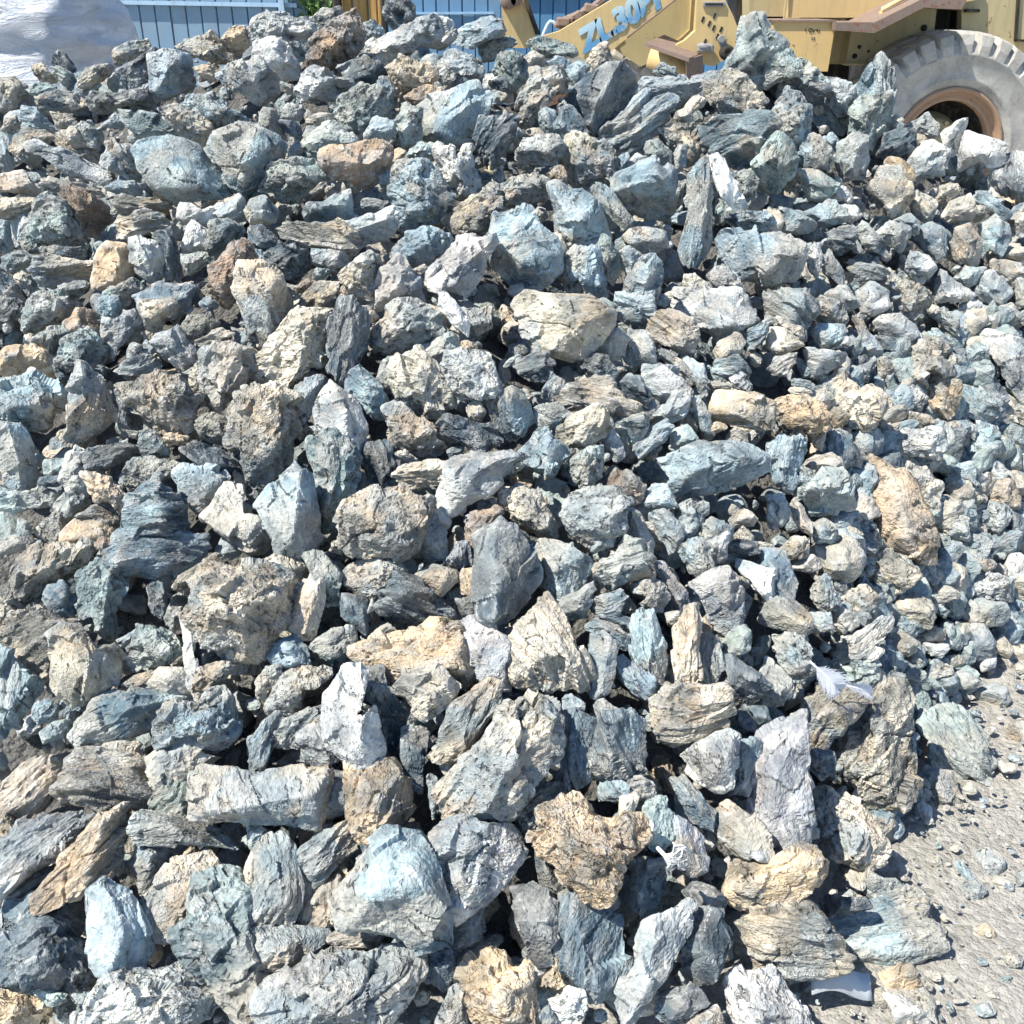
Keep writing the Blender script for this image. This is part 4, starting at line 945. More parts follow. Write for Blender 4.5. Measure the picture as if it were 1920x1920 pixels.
# ------------------------------------------------------------------ the lie of the land
FOOT = [(-6, 0.75), (-1.2, 0.85), (0.2, 0.92), (0.45, 1.02), (0.62, 1.25), (0.92, 1.85), (1.28, 2.2), (2.0, 2.65), (3.2, 3.3), (4.6, 4.0)]
YC = 3.65
CREST = [(-6, 0.85), (-3.6, 1.08)]
for _p in ((0, 145), (100, 130), (200, 116), (300, 92), (400, 72), (500, 52), (600, 48), (740, 42), (850, 65), (950, 80), (1050, 95), (1150, 115), (1250, 150), (1350, 130), (1430, 110), (1500, 140), (1600, 180), (1700, 215), (1800, 238), (1920, 280)):
    _q = P(_p[0], _p[1], YC); CREST.append((_q.x, _q.z))
CREST += [(3.2, 0.45), (4.6, 0.1)]
def pile_h(x, y):
    x = np.asarray(x, float); y = np.asarray(y, float)
    yf = np.interp(x, *zip(*FOOT)); zc = np.interp(x, *zip(*CREST))
    yc = np.maximum(YC, yf + 0.3) + 0.05 * np.sin(x * 2.1)
    s = np.clip((y - yf) / (yc - yf), 0, 1)
    front = zc * (0.90 * s + 0.10 * np.sin(s * math.pi / 2) ** 2 + 0.10 * np.sin(s * math.pi))
    back = zc - (y - yc) * 0.72
    h = np.where(y < yc, front, np.minimum(back, zc))
    h = h + 0.03 * np.sin(x * 3.7 + 1.3 * y) * np.clip(s * 4, 0, 1)
    return np.maximum(np.where(y < yf, 0.0, h), 0.0)
def hit(px, py):
    """where the pixel's ray meets the pile, else the crest plane"""
    d = ray(px, py)
    ts = np.linspace(0.8, 5.2, 900)
    x = d[0] * ts; y = d[1] * ts; z = CAM_H + d[2] * ts
    inside = z <= pile_h(x, y) + 1e-6
    k = np.argmax(inside)
    if inside[k] and y[k] <= YC + 0.15: return ts[k]
    return (YC + 0.05) / d[1]

# ground: one sheet to the horizon, and the mound of dust and chips below the rocks
def grid_mesh(name, xs, ys, fz, mat, kind, label, smooth=True):
    X, Y = np.meshgrid(xs, ys); Z = fz(X, Y)
    V = np.c_[X.ravel(), Y.ravel(), Z.ravel()]; nx = len(xs); ny = len(ys)
    i = (np.arange(ny - 1)[:, None] * nx + np.arange(nx - 1)[None, :]).ravel()
    F = np.concatenate([np.c_[i, i + 1, i + nx + 1], np.c_[i, i + nx + 1, i + nx]])
    me = tri_mesh(name, V, F, {})
    return tag(link(name, me, mat), label, None, None, kind)
def gz(X, Y):
    p = np.c_[X.ravel() * 1.7, Y.ravel() * 1.7, X.ravel() * 0]
    n = fbm(p, 3, 3).reshape(X.shape)
    n2 = fbm(p * 9, 5, 3).reshape(X.shape)
    near = np.exp(-((X - 1) ** 2 + (Y - 2) ** 2) / 18.0)
    return (n * 0.02 + n2 * 0.010) * near - 0.012
xs = np.concatenate([[-600, -150, -40, -12], np.linspace(-5, 5, 260), [12, 40, 150, 600]])
ys = np.concatenate([[-600, -100, -20, -4], np.linspace(-1, 6, 190), [9, 14, 25, 60, 200, 900]])
grid_mesh("ground", xs, ys, gz, GROUND, "structure", "grey gravel yard ground strewn with stone chips")
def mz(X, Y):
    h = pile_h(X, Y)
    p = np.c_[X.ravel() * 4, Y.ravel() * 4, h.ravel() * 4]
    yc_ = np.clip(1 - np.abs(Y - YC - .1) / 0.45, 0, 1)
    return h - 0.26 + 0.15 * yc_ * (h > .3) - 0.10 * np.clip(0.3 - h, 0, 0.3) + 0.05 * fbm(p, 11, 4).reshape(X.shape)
grid_mesh("terrain", np.linspace(-6, 4.6, 260), np.linspace(0.6, 6.3, 150), mz, MOUND, "structure", "stone dust mound below the rocks, coloured dark for gap shade")

# ------------------------------------------------------------------ the rocks
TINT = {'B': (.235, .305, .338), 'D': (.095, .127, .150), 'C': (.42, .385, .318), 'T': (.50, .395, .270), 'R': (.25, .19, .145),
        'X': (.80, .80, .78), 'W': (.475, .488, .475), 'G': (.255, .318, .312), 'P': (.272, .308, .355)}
def rock_shape(poly, form, faces, F, seed, zoom=1.0):
    """poly: outline (u,v) in metres about its centroid, ccw. Returns vertices (u,v,w) of a closed stone with that outline."""
    R = np.random.default_rng(seed)
    poly = np.asarray(poly, float); n = len(poly)
    ext = poly.max(0) - poly.min(0); size = math.sqrt(max(1e-6, ext[0] * ext[1]))
    cov = np.cov(poly.T); ev, evec = np.linalg.eigh(cov)
    minor = np.ptp(poly @ evec[:, 0]); major = np.ptp(poly @ evec[:, 1])
    flat = {'s': 0.36, 'a': 0.44, 'p': 0.50, 'r': 0.50}[form]
    D = minor * flat * R.uniform(0.85, 1.1); B = minor * (0.5 if form != 's' else 0.4)
    planes = []
    # convex hull edges
    idx = _hull(poly); H = poly[idx]
    for k in range(len(H)):
        a, c = H[k], H[(k + 1) % len(H)]; e = c - a; L = np.hypot(*e)
        if L < 0.04 * size: continue
        nn = np.array([e[1], -e[0]]) / L; dist = nn @ a
        if dist < 0.03 * size: dist = 0.03 * size
        for sgn, lo, hi in ((1, 14, 52), (-1, 15, 50)):
            al = math.radians(R.uniform(lo, hi)); w0 = (0.08 if sgn > 0 else -0.05) * D * R.uniform(0, 1.5)
            planes.append((nn[0] * math.cos(al), nn[1] * math.cos(al), sgn * math.sin(al), math.cos(al) * dist + sgn * math.sin(al) * w0))
    # main faces
    dirs = {'l': (-1, 0.15), 'r': (1, -0.15), 'u': (-0.15, 1), 'd': (0.1, -1)}
    TL = {'l': (.35, .7), 'u': (.35, .7), 'r': (.8, 1.3), 'd': (.7, 1.2)}
    ridge = R.uniform(-0.18, 0.18, 2) * minor
    fl = [f for f in faces if f in dirs]
    if len(fl) == 0:
        an = R.uniform(0, 2 * math.pi); fl2 = [(math.cos(an) * .35, math.sin(an) * .35), (-math.cos(an) * 1.0, -math.sin(an) * 1.0)]
    elif len(fl) == 1:
        dx = dirs[fl[0]]; fl2 = [(dx[0] * .55, dx[1] * .55), (-dx[0] * .35 + R.uniform(-.3, .3), -dx[1] * .35 + R.uniform(-.3, .3))]
    else:
        fl2 = [(dirs[f][0] * R.uniform(*TL[f]), dirs[f][1] * R.uniform(*TL[f])) for f in fl]
    for (tx, ty) in fl2:
        nn = np.array([tx, ty, 1.0]); nn /= np.linalg.norm(nn)
        planes.append((*nn, nn @ np.array([ridge[0], ridge[1], D])))
    for k in range(3):
        nn = np.array([*R.normal(0, .35, 2), -1.0]); nn /= np.linalg.norm(nn)
        planes.append((*nn, B * R.uniform(0.8, 1.0)))
    planes = np.array(planes)
    pn = {'r': 14, 'p': 40, 'a': 110, 's': 80}[form]
    S, T = geo(F)
    Rot = _randrot(R)
    d = S @ Rot.T
    M = np.eye(3); 
    ax = np.c_[np.r_[evec[:, 1], 0], np.r_[evec[:, 0], 0], [0, 0, 1]]
    d = (d * np.array([major, minor, (D + B)])) @ ax.T
    if np.linalg.det(ax) < 0: T = T[:, ::-1]
    d /= np.linalg.norm(d, axis=1)[:, None]
    def support(pl, p):
        q = np.maximum(d @ pl[:, :3].T / np.maximum(pl[:, 3], 1e-4), 1e-6)
        mx = q.max(1)
        return 1.0 / (mx * ((q / mx[:, None]) ** p).sum(1) ** (1.0 / p))
    r = support(planes, pn)
    # chips knocked off edges and corners
    pts = d * r[:, None]
    ch = []
    for k in range({'r': 8, 'p': 16, 'a': 16, 's': 12}[form]):
        nn = R.normal(0, 1, 3); nn /= np.linalg.norm(nn)
        if nn[2] < -0.3: nn[2] *= -1
        lo = 0.86 if abs(nn[2]) > 0.5 else 0.965
        ch.append((*nn, (pts @ nn).max() * R.uniform(lo, 0.99)))
    r = support(np.vstack([planes, ch]), pn)
    # exact outline, also where it is hollow
    th = np.arctan2(d[:, 1], d[:, 0]); s = np.hypot(d[:, 0], d[:, 1])
    tt = np.linspace(-math.pi, math.pi, 361); rho = _rho(poly, tt)
    cyl = np.interp(th, tt, rho) / np.maximum(s, 0.05)
    edge = s > 0.55                                   # bring the stone back to its full outline
    r = r * np.percentile(cyl[edge] / r[edge], 30)
    r = np.minimum(r, cyl * 1.02)
    # weathering relief
    p = d * r[:, None]; off = R.uniform(-50, 50, 3)
    # frame of the layers: z across the bedding
    if form == 's' or R.random() < 0.35:
        an = R.normal(0, 0.25); za = np.array([evec[0, 0], evec[1, 0], R.normal(0, .5)])
    else: za = R.normal(0, 1, 3)
    za /= np.linalg.norm(za); xa = np.cross(za, [0.3, 0.5, 0.81]); xa /= np.linalg.norm(xa); ya = np.cross(za, xa)
    L = np.c_[xa, ya, za]; q = p @ L
    sz = size
    disp = 0.020 * fbm(q / sz * 2.6 + off, seed, 2)
    # fracture facets: patches that each break along a plane of their own
    K = {'a': 22, 's': 20, 'p': 26, 'r': 10}[form]; Z3 = np.array([1, 1, 2.6 if form == 's' else 1.25])
    sd_ = q[R.integers(len(q), size=K)]
    dd = (((q * Z3)[:, None, :] - (sd_ * Z3)[None, :, :]) ** 2).sum(2)
    near = dd.argmin(1)
    g_ = R.normal(0, {'a': .13, 's': .12, 'p': .15, 'r': .05}[form], (K, 3)); c_ = R.normal(0, {'a': .013, 's': .014, 'p': .016, 'r': .004}[form], K)
    disp += np.clip(((q - sd_[near]) * g_[near]).sum(1) / sz, -.06, .06) + c_[near]
    if form == 's':
        qs = q * np.array([1, 1, 5.0]) / sz
        st = noise(qs * np.array([.7, .7, 1.7]) + off, seed + 5)
        disp += 0.026 * (np.abs(st) * -2.0 + 0.5) + 0.018 * np.tanh(noise(qs * np.array([.8, .8, 2.4]) + off, seed + 6) * 6)
    elif form == 'p':
        disp += 0.060 * (0.22 - np.abs(noise(q / sz * 3.2 + off, seed + 2))) + 0.036 * (0.2 - np.abs(noise(q / sz * 9.0 + off, seed + 3)))
        disp -= 0.075 * np.clip(noise(q / sz * 5.0 + off, seed + 4) - 0.22, 0, 1) * 2
    elif form == 'a':
        disp += 0.012 * np.tanh(noise(q / sz * np.array([2.2, 2.2, 5.0]) + off, seed + 3) * 6)
    else:
        disp += 0.030 * (0.2 - np.abs(noise(q / sz * 4.0 + off, seed + 2)))
    if F >= 12:
        disp += 0.022 * (0.2 - np.abs(noise(q / sz * np.array([16, 16, 26]) + off, seed + 8)))
        # a few open cracks
        ck = np.abs(noise(q / sz * np.array([1.6, 1.6, 3.0]) + off * 1.3, seed + 9))
        disp -= 0.06 * np.clip(1 - ck / 0.025, 0, 1) * (noise(q / sz * 1.3 - off, seed + 10) > 0.05)
    e1 = p[T[:, 1]] - p[T[:, 0]]; e2 = p[T[:, 2]] - p[T[:, 0]]; fn = np.cross(e1, e2)      # push along the surface normal
    nv = np.zeros_like(p)
    for k in range(3):
        idx3 = T.ravel(); nv[:, k] = np.bincount(idx3, np.repeat(fn[:, k], 3), len(p))
    nv /= np.maximum(np.linalg.norm(nv, axis=1), 1e-12)[:, None]
    if (nv * d).sum() < 0: nv = -nv
    nv = nv * 0.85 + d * 0.15
    lim = np.clip(r / (0.30 * sz), 0.15, 1.0)
    return p + nv * (disp * sz * lim)[:, None], T, (q * R.uniform(0.65, 1.6) + off * 3)
def _hull(p):
    idx = sorted(range(len(p)), key=lambda i: (p[i][0], p[i][1]))
    def half(it):
        h = []
        for i in it:
            while len(h) >= 2 and np.cross(p[h[-1]] - p[h[-2]], p[i] - p[h[-2]]) <= 1e-12: h.pop()
            h.append(i)
        return h
    a = half(idx); b = half(idx[::-1])
    return a[:-1] + b[:-1]
def _randrot(R):
    q = R.normal(0, 1, 4); q /= np.linalg.norm(q); a, b, c, d = q
    return np.array([[1-2*(c*c+d*d), 2*(b*c-a*d), 2*(b*d+a*c)], [2*(b*c+a*d), 1-2*(b*b+d*d), 2*(c*d-a*b)], [2*(b*d-a*c), 2*(c*d+a*b), 1-2*(b*b+c*c)]])
def _rho(poly, tt):
    dx, dy = np.cos(tt), np.sin(tt); out = np.zeros(len(tt)); n = len(poly)
    for k in range(n):
        a, b = poly[k], poly[(k + 1) % n]; e = b - a
        den = dx * e[1] - dy * e[0]; den = np.where(np.abs(den) < 1e-12, 1e-12, den)
        t = (a[0] * e[1] - a[1] * e[0]) / den; s = (a[0] * dy - a[1] * dx) / den
        ok = (t > 0) & (s >= -1e-6) & (s <= 1 + 1e-6)
        out = np.maximum(out, np.where(ok, t, 0))
    m = out.max(); out = np.where(out <= 0, m * 0.3, out)
    return np.maximum(out, m * 0.10)

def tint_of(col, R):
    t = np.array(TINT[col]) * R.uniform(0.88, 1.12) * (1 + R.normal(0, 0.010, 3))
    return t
def attrs_of(n, tint, form, q, R, col):
    rgh = {'s': R.uniform(.5, 1.0), 'a': R.uniform(.08, .75), 'p': R.uniform(.7, 1.25), 'r': R.uniform(.2, .6)}[form]
    strat = {'s': 1.0, 'a': 0.35, 'p': 0.15, 'r': 0.1}[form]
    pit = {'s': 0.35, 'a': 0.2, 'p': 1.0, 'r': 0.25}[form]
    dust = R.uniform(0.15, 0.6) * (0.6 if col == 'D' else 1.0)
    aj = R.uniform(-.12, .12); ak = R.uniform(.35, .8) if col in 'BCGWP' else R.uniform(.15, .4)
    if n > 300:                                       # broad colour patches and clay stains of the stone itself
        big = fbm(q * 8.0, 77, 2)[:, None]; st = np.clip((fbm(q * 9.0 + 31, 91, 3) - 0.12) / 0.16, 0, 1)[:, None]
        tv = tint * (1 + np.clip(big * 1.3, -.5, .5) * np.array([1.0, .93, .84]))
        alt = np.array([.40, .372, .318]) if col in 'BDGP' else np.array([.275, .325, .345])     # two stones in one: clay-grey on blue, blue on clay
        mk = np.clip((fbm(q * 5.5 - 17, 55, 3) + 0.04 + aj) / 0.22, 0, 1)[:, None] * ak
        if col != 'X': tv = tv * (1 - mk) + alt * mk * (0.8 if col == 'D' else 1.0)
        k = {'T': .5, 'R': .5, 'C': .36, 'W': .18, 'P': .22}.get(col, 0.10)
        tv = tv * (1 - st * k) + np.array([.48, .35, .225]) * st * k
        return {"tint": ('FLOAT_COLOR', np.c_[tv, np.full(n, rgh)]), "rc": ('FLOAT_VECTOR', q), "rp": ('FLOAT_VECTOR', np.tile([strat, pit, dust], (n, 1)))}
    return {"tint": ('FLOAT_COLOR', np.tile([*tint, rgh], (n, 1))), "rc": ('FLOAT_VECTOR', q), "rp": ('FLOAT_VECTOR', np.tile([strat, pit, dust], (n, 1)))}

recs = []
ox = oy = 0.0; sc_ = 4.0
for line in TRACE.strip().splitlines():
    line = line.strip()
    if not line: continue
    if line[0] == '@':
        q = [float(x) for x in line[1:].split(',')]; ox, oy = q[:2]; sc_ = q[2] if len(q) > 2 else 4.0
        continue
    parts = line.split('|'); head = parts[0].split(); desc = parts[2].strip() if len(parts) > 2 else ''
    pts = np.array([[ox + float(a) / sc_, oy + float(b) / sc_] for a, b in (s.split(',') for s in parts[1].split())])
    faces = ''; lift = 0.0
    for hd in head[2:]:
        if hd[0] == '+': lift = 0.22 * len(hd)
        elif hd[0] == '-': lift = -0.30
        else: faces = hd
    x, y = pts[:, 0], pts[:, 1]; x2, y2 = np.roll(x, -1), np.roll(y, -1)
    cr = x * y2 - x2 * y; area = cr.sum() / 2
    cx = ((x + x2) * cr).sum() / (6 * area); cy = ((y + y2) * cr).sum() / (6 * area)
    if area > 0: pts = pts[::-1]                      # image y points down: make it ccw with y up
    recs.append(dict(col=head[0], form=head[1], faces=faces, lift=lift, pts=pts, area=abs(area), c=(cx, cy), desc=desc, seed=len(recs) * 31 + 5))
def vis_area(r):
    x = np.clip(r['pts'][:, 0], 0, 1920); y = np.clip(r['pts'][:, 1], 0, 1920)
    return abs((x * np.roll(y, -1) - np.roll(x, -1) * y).sum()) / 2
for r in recs: r['vis'] = vis_area(r)
order = sorted(recs, key=lambda r: -r['vis'])
for k, r in enumerate(order): r['thing'] = k < 300

acc = {"V": [], "F": [], "tint": [], "rc": [], "rp": []}; accn = 0
def acc_add(V, F, at):
    global accn
    acc["V"].append(V); acc["F"].append(F + accn); accn += len(V)
    for k in ("tint", "rc", "rp"): acc[k].append(at[k][1])
# ---- labels
CN = {'B': 'blue-grey', 'D': 'dark slate', 'C': 'beige', 'T': 'tan', 'R': 'brown', 'X': 'white', 'W': 'off-white', 'G': 'green-grey', 'P': 'violet-grey'}
FN = {'a': 'angular', 's': 'layered', 'p': 'craggy', 'r': 'rounded'}
marks = [r for r in recs if r['thing'] and r['desc'] and len(r['desc'].split()) <= 9]
used = set(r['desc'] for r in recs if r['thing'] and r['desc'])
def auto_label(r):
    big = math.sqrt(r['area'])
    size = 'small' if big < 42 else ('large' if big > 105 else '')
    base = ' '.join(x for x in (size, CN[r['col']], FN[r['form']], 'rock') if x)
    cand = sorted(marks, key=lambda m: math.hypot(m['c'][0] - r['c'][0], m['c'][1] - r['c'][1]))[:10]
    for m in cand:
        dx = r['c'][0] - m['c'][0]; dy = r['c'][1] - m['c'][1]
        rel = ('above' if dy < 0 else 'below') if abs(dy) > abs(dx) else ('just left of' if dx < 0 else 'just right of')
        for mid in (rel, 'up and left of' if dy < 0 and dx < 0 else 'up and right of' if dy < 0 else 'down and left of' if dx < 0 else 'down and right of'):
            lab = f"{base} {mid} the {m['desc']}"
            if len(lab.split()) <= 16 and lab not in used:
                used.add(lab); return lab
    k = 2
    return f"{base} in the crowded middle of the heap, {r['seed']}"

def place(r, F):
    """a stone of the traced outline, standing where the pile is at that spot"""
    cx, cy = r['c']; t0 = hit(cx, cy); d = ray(cx, cy); dn = np.linalg.norm(d)
    base = math.sqrt(r['area']) / FPX * t0 * 1.0
    t = t0 - r['lift'] * base / dn * 1.0 + 0.10 * base
    if t0 < 4 and CAM_H + d[2] * t < 0.02: t = t
    c = np.array([0, 0, CAM_H]) + d * t
    wv = -d / dn; uv = np.array([1.0, 0, 0]); uv = uv - wv * (uv @ wv); uv /= np.linalg.norm(uv); vv = np.cross(wv, uv)
    poly = []; grow = 1.13 if r['lift'] <= 0.1 else 1.06
    for (px, py) in r['pts']:
        e = ray(px, py); k = (d * t) @ wv / (e @ wv); q = e * k - d * t
        poly.append((q @ uv * grow, q @ vv * grow))
    V, T, rc = rock_shape(poly, r['form'], r['faces'], F, r['seed'])
    W = np.c_[uv, vv, wv]
    return c, V @ W.T, T, rc
n_tri = 0; rock_boxes = []
for r in recs:
    R = np.random.default_rng(r['seed'] + 1)
    pxd = math.sqrt(r['area']) * 1024 / 1920
    if r['thing']: F = int(np.clip(pxd * 0.40, 10, 34))
    else: F = int(np.clip(pxd * 0.36, 4, 9))
    c, V, T, rc = place(r, F); n_tri += len(T)
    at = attrs_of(len(V), tint_of(r['col'], R), r['form'], rc, R, r['col'])
    if r['thing']:
        me = tri_mesh("rock", V, T, at); me.set_sharp_from_angle(angle=math.radians(36)); o = link("rock", me, ROCK); o.location = c
        tag(o, r['desc'] or auto_label(r), "rock", "rocks heaped in the pile")
    else:
        acc_add(V + c, T, at)
print("traced", len(recs), "tris", n_tri)

# ---- smaller stones that fill the gaps and carry the heap on beyond the picture
lib = []
for k in range(22):
    R = np.random.default_rng(900 + k); m = R.integers(4, 8)
    an = np.sort(R.uniform(0, 2 * math.pi, m)); an = np.linspace(0, 2 * math.pi, m, endpoint=False) + R.uniform(-.35, .35, m)
    e = R.uniform(0.42, 0.9)
    pl = np.c_[np.cos(an) * R.uniform(.8, 1.1, m), np.sin(an) * e * R.uniform(.8, 1.1, m)] * 0.5
    form = 'aasaap'[k % 6]
    lib.append({F: rock_shape(pl, form, '', F, 700 + k) + (form,) for F in (1, 2, 3, 5)})
def scatter(x, y, z, size, F, cols, acc_fn, flat=1.0):
    k = rng.integers(len(lib)); V, T, q, form = lib[k][F]
    R3 = _randrot(rng); col = cols[rng.integers(len(cols))]
    at = attrs_of(len(V), tint_of(col, rng), form, q * size + rng.uniform(-40, 40, 3), rng, col)
    acc_fn(((V * size) @ R3.T) * np.array([1, 1, flat]) + np.array([x, y, z]), T, at)
def in_view(x, y, z, m=40):
    d = np.array([x, y, z - CAM_H]); zc = d[1] * cT - d[2] * sT
    if zc < 0.2: return False
    px = 960 + FPX * d[0] / zc; py = 960 - FPX * (d[1] * sT + d[2] * cT) / zc
    return -m < px < 1920 + m and -m < py < 1920 + m
COLS = 'BBBBCCCGGWDDTP'
nf = 0
while nf < 1700:                                          # in the gaps
    x = rng.uniform(-3.0, 3.3); y = rng.uniform(0.7, 4.1); h = float(pile_h(x, y))
    if h < 0.03 or not in_view(x, y, h): continue
    size = float(np.clip(rng.lognormal(math.log(0.085), 0.4), 0.04, 0.19))
    scatter(x, y, h - 0.175 - 0.40 * size + rng.uniform(-0.02, 0.02), size, 3 if size < 0.11 else 5, COLS, acc_add); nf += 1
nf = 0
while nf < 900:                                           # the loose small stones of the far right slope
    x = rng.uniform(0.75, 2.6); y = rng.uniform(1.6, 3.6); h = float(pile_h(x, y))
    if h < 0.02 or h > 0.75 or not in_view(x, y, h): continue
    size = float(np.clip(rng.lognormal(math.log(0.062), 0.5), 0.025, 0.14))
    scatter(x, y, h - 0.05 + 0.05 * size, size, 3 if size < .045 else 5, 'CBGCBGBD', acc_add); nf += 1
nf = 0
while nf < 2600:                                          # chips and grit lodged between the rocks
    x = rng.uniform(-3.0, 3.0); y = rng.uniform(0.8, 3.7); h = float(pile_h(x, y))
    if h < 0.03 or not in_view(x, y, h): continue
    size = float(np.clip(rng.lognormal(math.log(0.034), 0.4), 0.015, 0.07))
    scatter(x, y, h - rng.uniform(0.05, 0.16), size, 2, 'BBCGDC', acc_add); nf += 1
nf = 0
while nf < 420:                                           # just behind the crest
    x = rng.uniform(-3.0, 2.6); y = rng.uniform(YC, YC + 0.5); h = float(pile_h(x, y))
    size = float(rng.uniform(0.12, 0.24))
    scatter(x, y, h - 0.05 - 0.1 * size, size, 5, COLS, acc_add); nf += 1
nf = 0
while nf < 2100:                                          # outside the picture and behind the crest
    x = rng.uniform(-5.6, 4.2); y = rng.uniform(0.5, 6.0); h = float(pile_h(x, y))
    if h < 0.02: continue
    if in_view(x, y, h, -60 if y > 2.2 else 420) and y < YC + 0.15: continue
    size = float(np.clip(rng.lognormal(math.log(0.19), 0.3), 0.1, 0.34))
    if in_view(x, y, h, 330): size = min(size, 0.15)
    scatter(x, y, h - (0.02 if size > .15 else .09), size, 5 if size > 0.2 else 3, COLS, acc_add); nf += 1
me = tri_mesh("rubble", smooth=False, V=np.concatenate(acc["V"]), F=np.concatenate(acc["F"]), attrs=
              {"tint": ('FLOAT_COLOR', np.concatenate(acc["tint"])), "rc": ('FLOAT_VECTOR', np.concatenate(acc["rc"])), "rp": ('FLOAT_VECTOR', np.concatenate(acc["rp"]))})
print("rubble tris", len(me.polygons))
tag(link("rubble", me, ROCK), "smaller broken stones filling the gaps of the rock pile", "rubble", None, "stuff")

# ---- chips and pebbles on the ground
acc = {"V": [], "F": [], "tint": [], "rc": [], "rp": []}; accn = 0
nf = 0
while nf < 5200:
    x = rng.uniform(0.2, 3.0); y = rng.uniform(0.3, 3.4); h = float(pile_h(x, y))
    if h > 0.10: continue
    size = float(np.clip(rng.lognormal(math.log(0.0135), 0.7), 0.006, 0.08))
    scatter(x, y, max(0, h - .04) + 0.10 * size, size, 2 if size < 0.022 else 3, 'CCCCCGB', acc_add, 0.55); nf += 1
me = tri_mesh("gravel", smooth=False, V=np.concatenate(acc["V"]), F=np.concatenate(acc["F"]), attrs=
              {"tint": ('FLOAT_COLOR', np.concatenate(acc["tint"])), "rc": ('FLOAT_VECTOR', np.concatenate(acc["rc"])), "rp": ('FLOAT_VECTOR', np.concatenate(acc["rp"]))})
print("gravel tris", len(me.polygons))
tag(link("gravel", me, ROCK), "pale stone chips and pebbles scattered on the yard ground", "gravel", None, "stuff")
# ------------------------------------------------------------------ the wheel loader behind the pile
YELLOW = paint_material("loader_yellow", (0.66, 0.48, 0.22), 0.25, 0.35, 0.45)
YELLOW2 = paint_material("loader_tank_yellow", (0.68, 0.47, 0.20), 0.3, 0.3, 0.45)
OLIVE = paint_material("loader_olive_shade", (0.50, 0.42, 0.23), 0.35, 0.45, 0.55)  # duller copy of loader yellow; paints shade on web, cab side, flank
RUST = paint_material("rusty_steel", (0.25, 0.185, 0.15), 0.7, 0.6, 0.7, (0.22, 0.085, 0.04), 6.0)
RIMP = paint_material("rim_paint", (0.44, 0.28, 0.18), 0.5, 0.5, 0.6)
BLACK = paint_material("grimy_steel_and_shade", (0.022, 0.02, 0.018), 0.2, 0.4, 0.7)  # black steel of small parts; also painted shade in void, recess, rim
STEEL = paint_material("worn_steel", (0.30, 0.30, 0.29), 0.5, 0.5, 0.45)
def rubber_material():
    m, t, b = new_mat("dusty_rubber", 0.9, 0.15)
    tc = N(t, "ShaderNodeNewGeometry").outputs["Position"]
    n = tex_noise(t, tc, 7.0, 7, 0.7, 0.4); n2 = tex_noise(t, tc, 60.0, 4, 0.7)
    c = mixc(t, mapr(t, n, 0.35, 0.62), (0.30, 0.285, 0.255), (0.52, 0.50, 0.45))
    c = mixc(t, mapr(t, n2, 0.45, 0.7, 0, 0.6), c, (0.52, 0.49, 0.43))
    t.links.new(c, b.inputs["Base Color"]); t.links.new(bump(t, n2, 0.4, 0.006), b.inputs["Normal"])
    return m
RUBBER = rubber_material()
def plate(pts, Y, thick, parent, name, mat):
    m = MB(); m.prism([P(x, y, Y) for x, y in pts], (0, thick, 0)); return m.build(name, mat, parent)
LY = 7.0
loader = empty("wheel_loader", (2.2, LY + 0.6, 0.0))
tag(loader, "old yellow wheel loader parked behind the rock pile", "wheel loader")

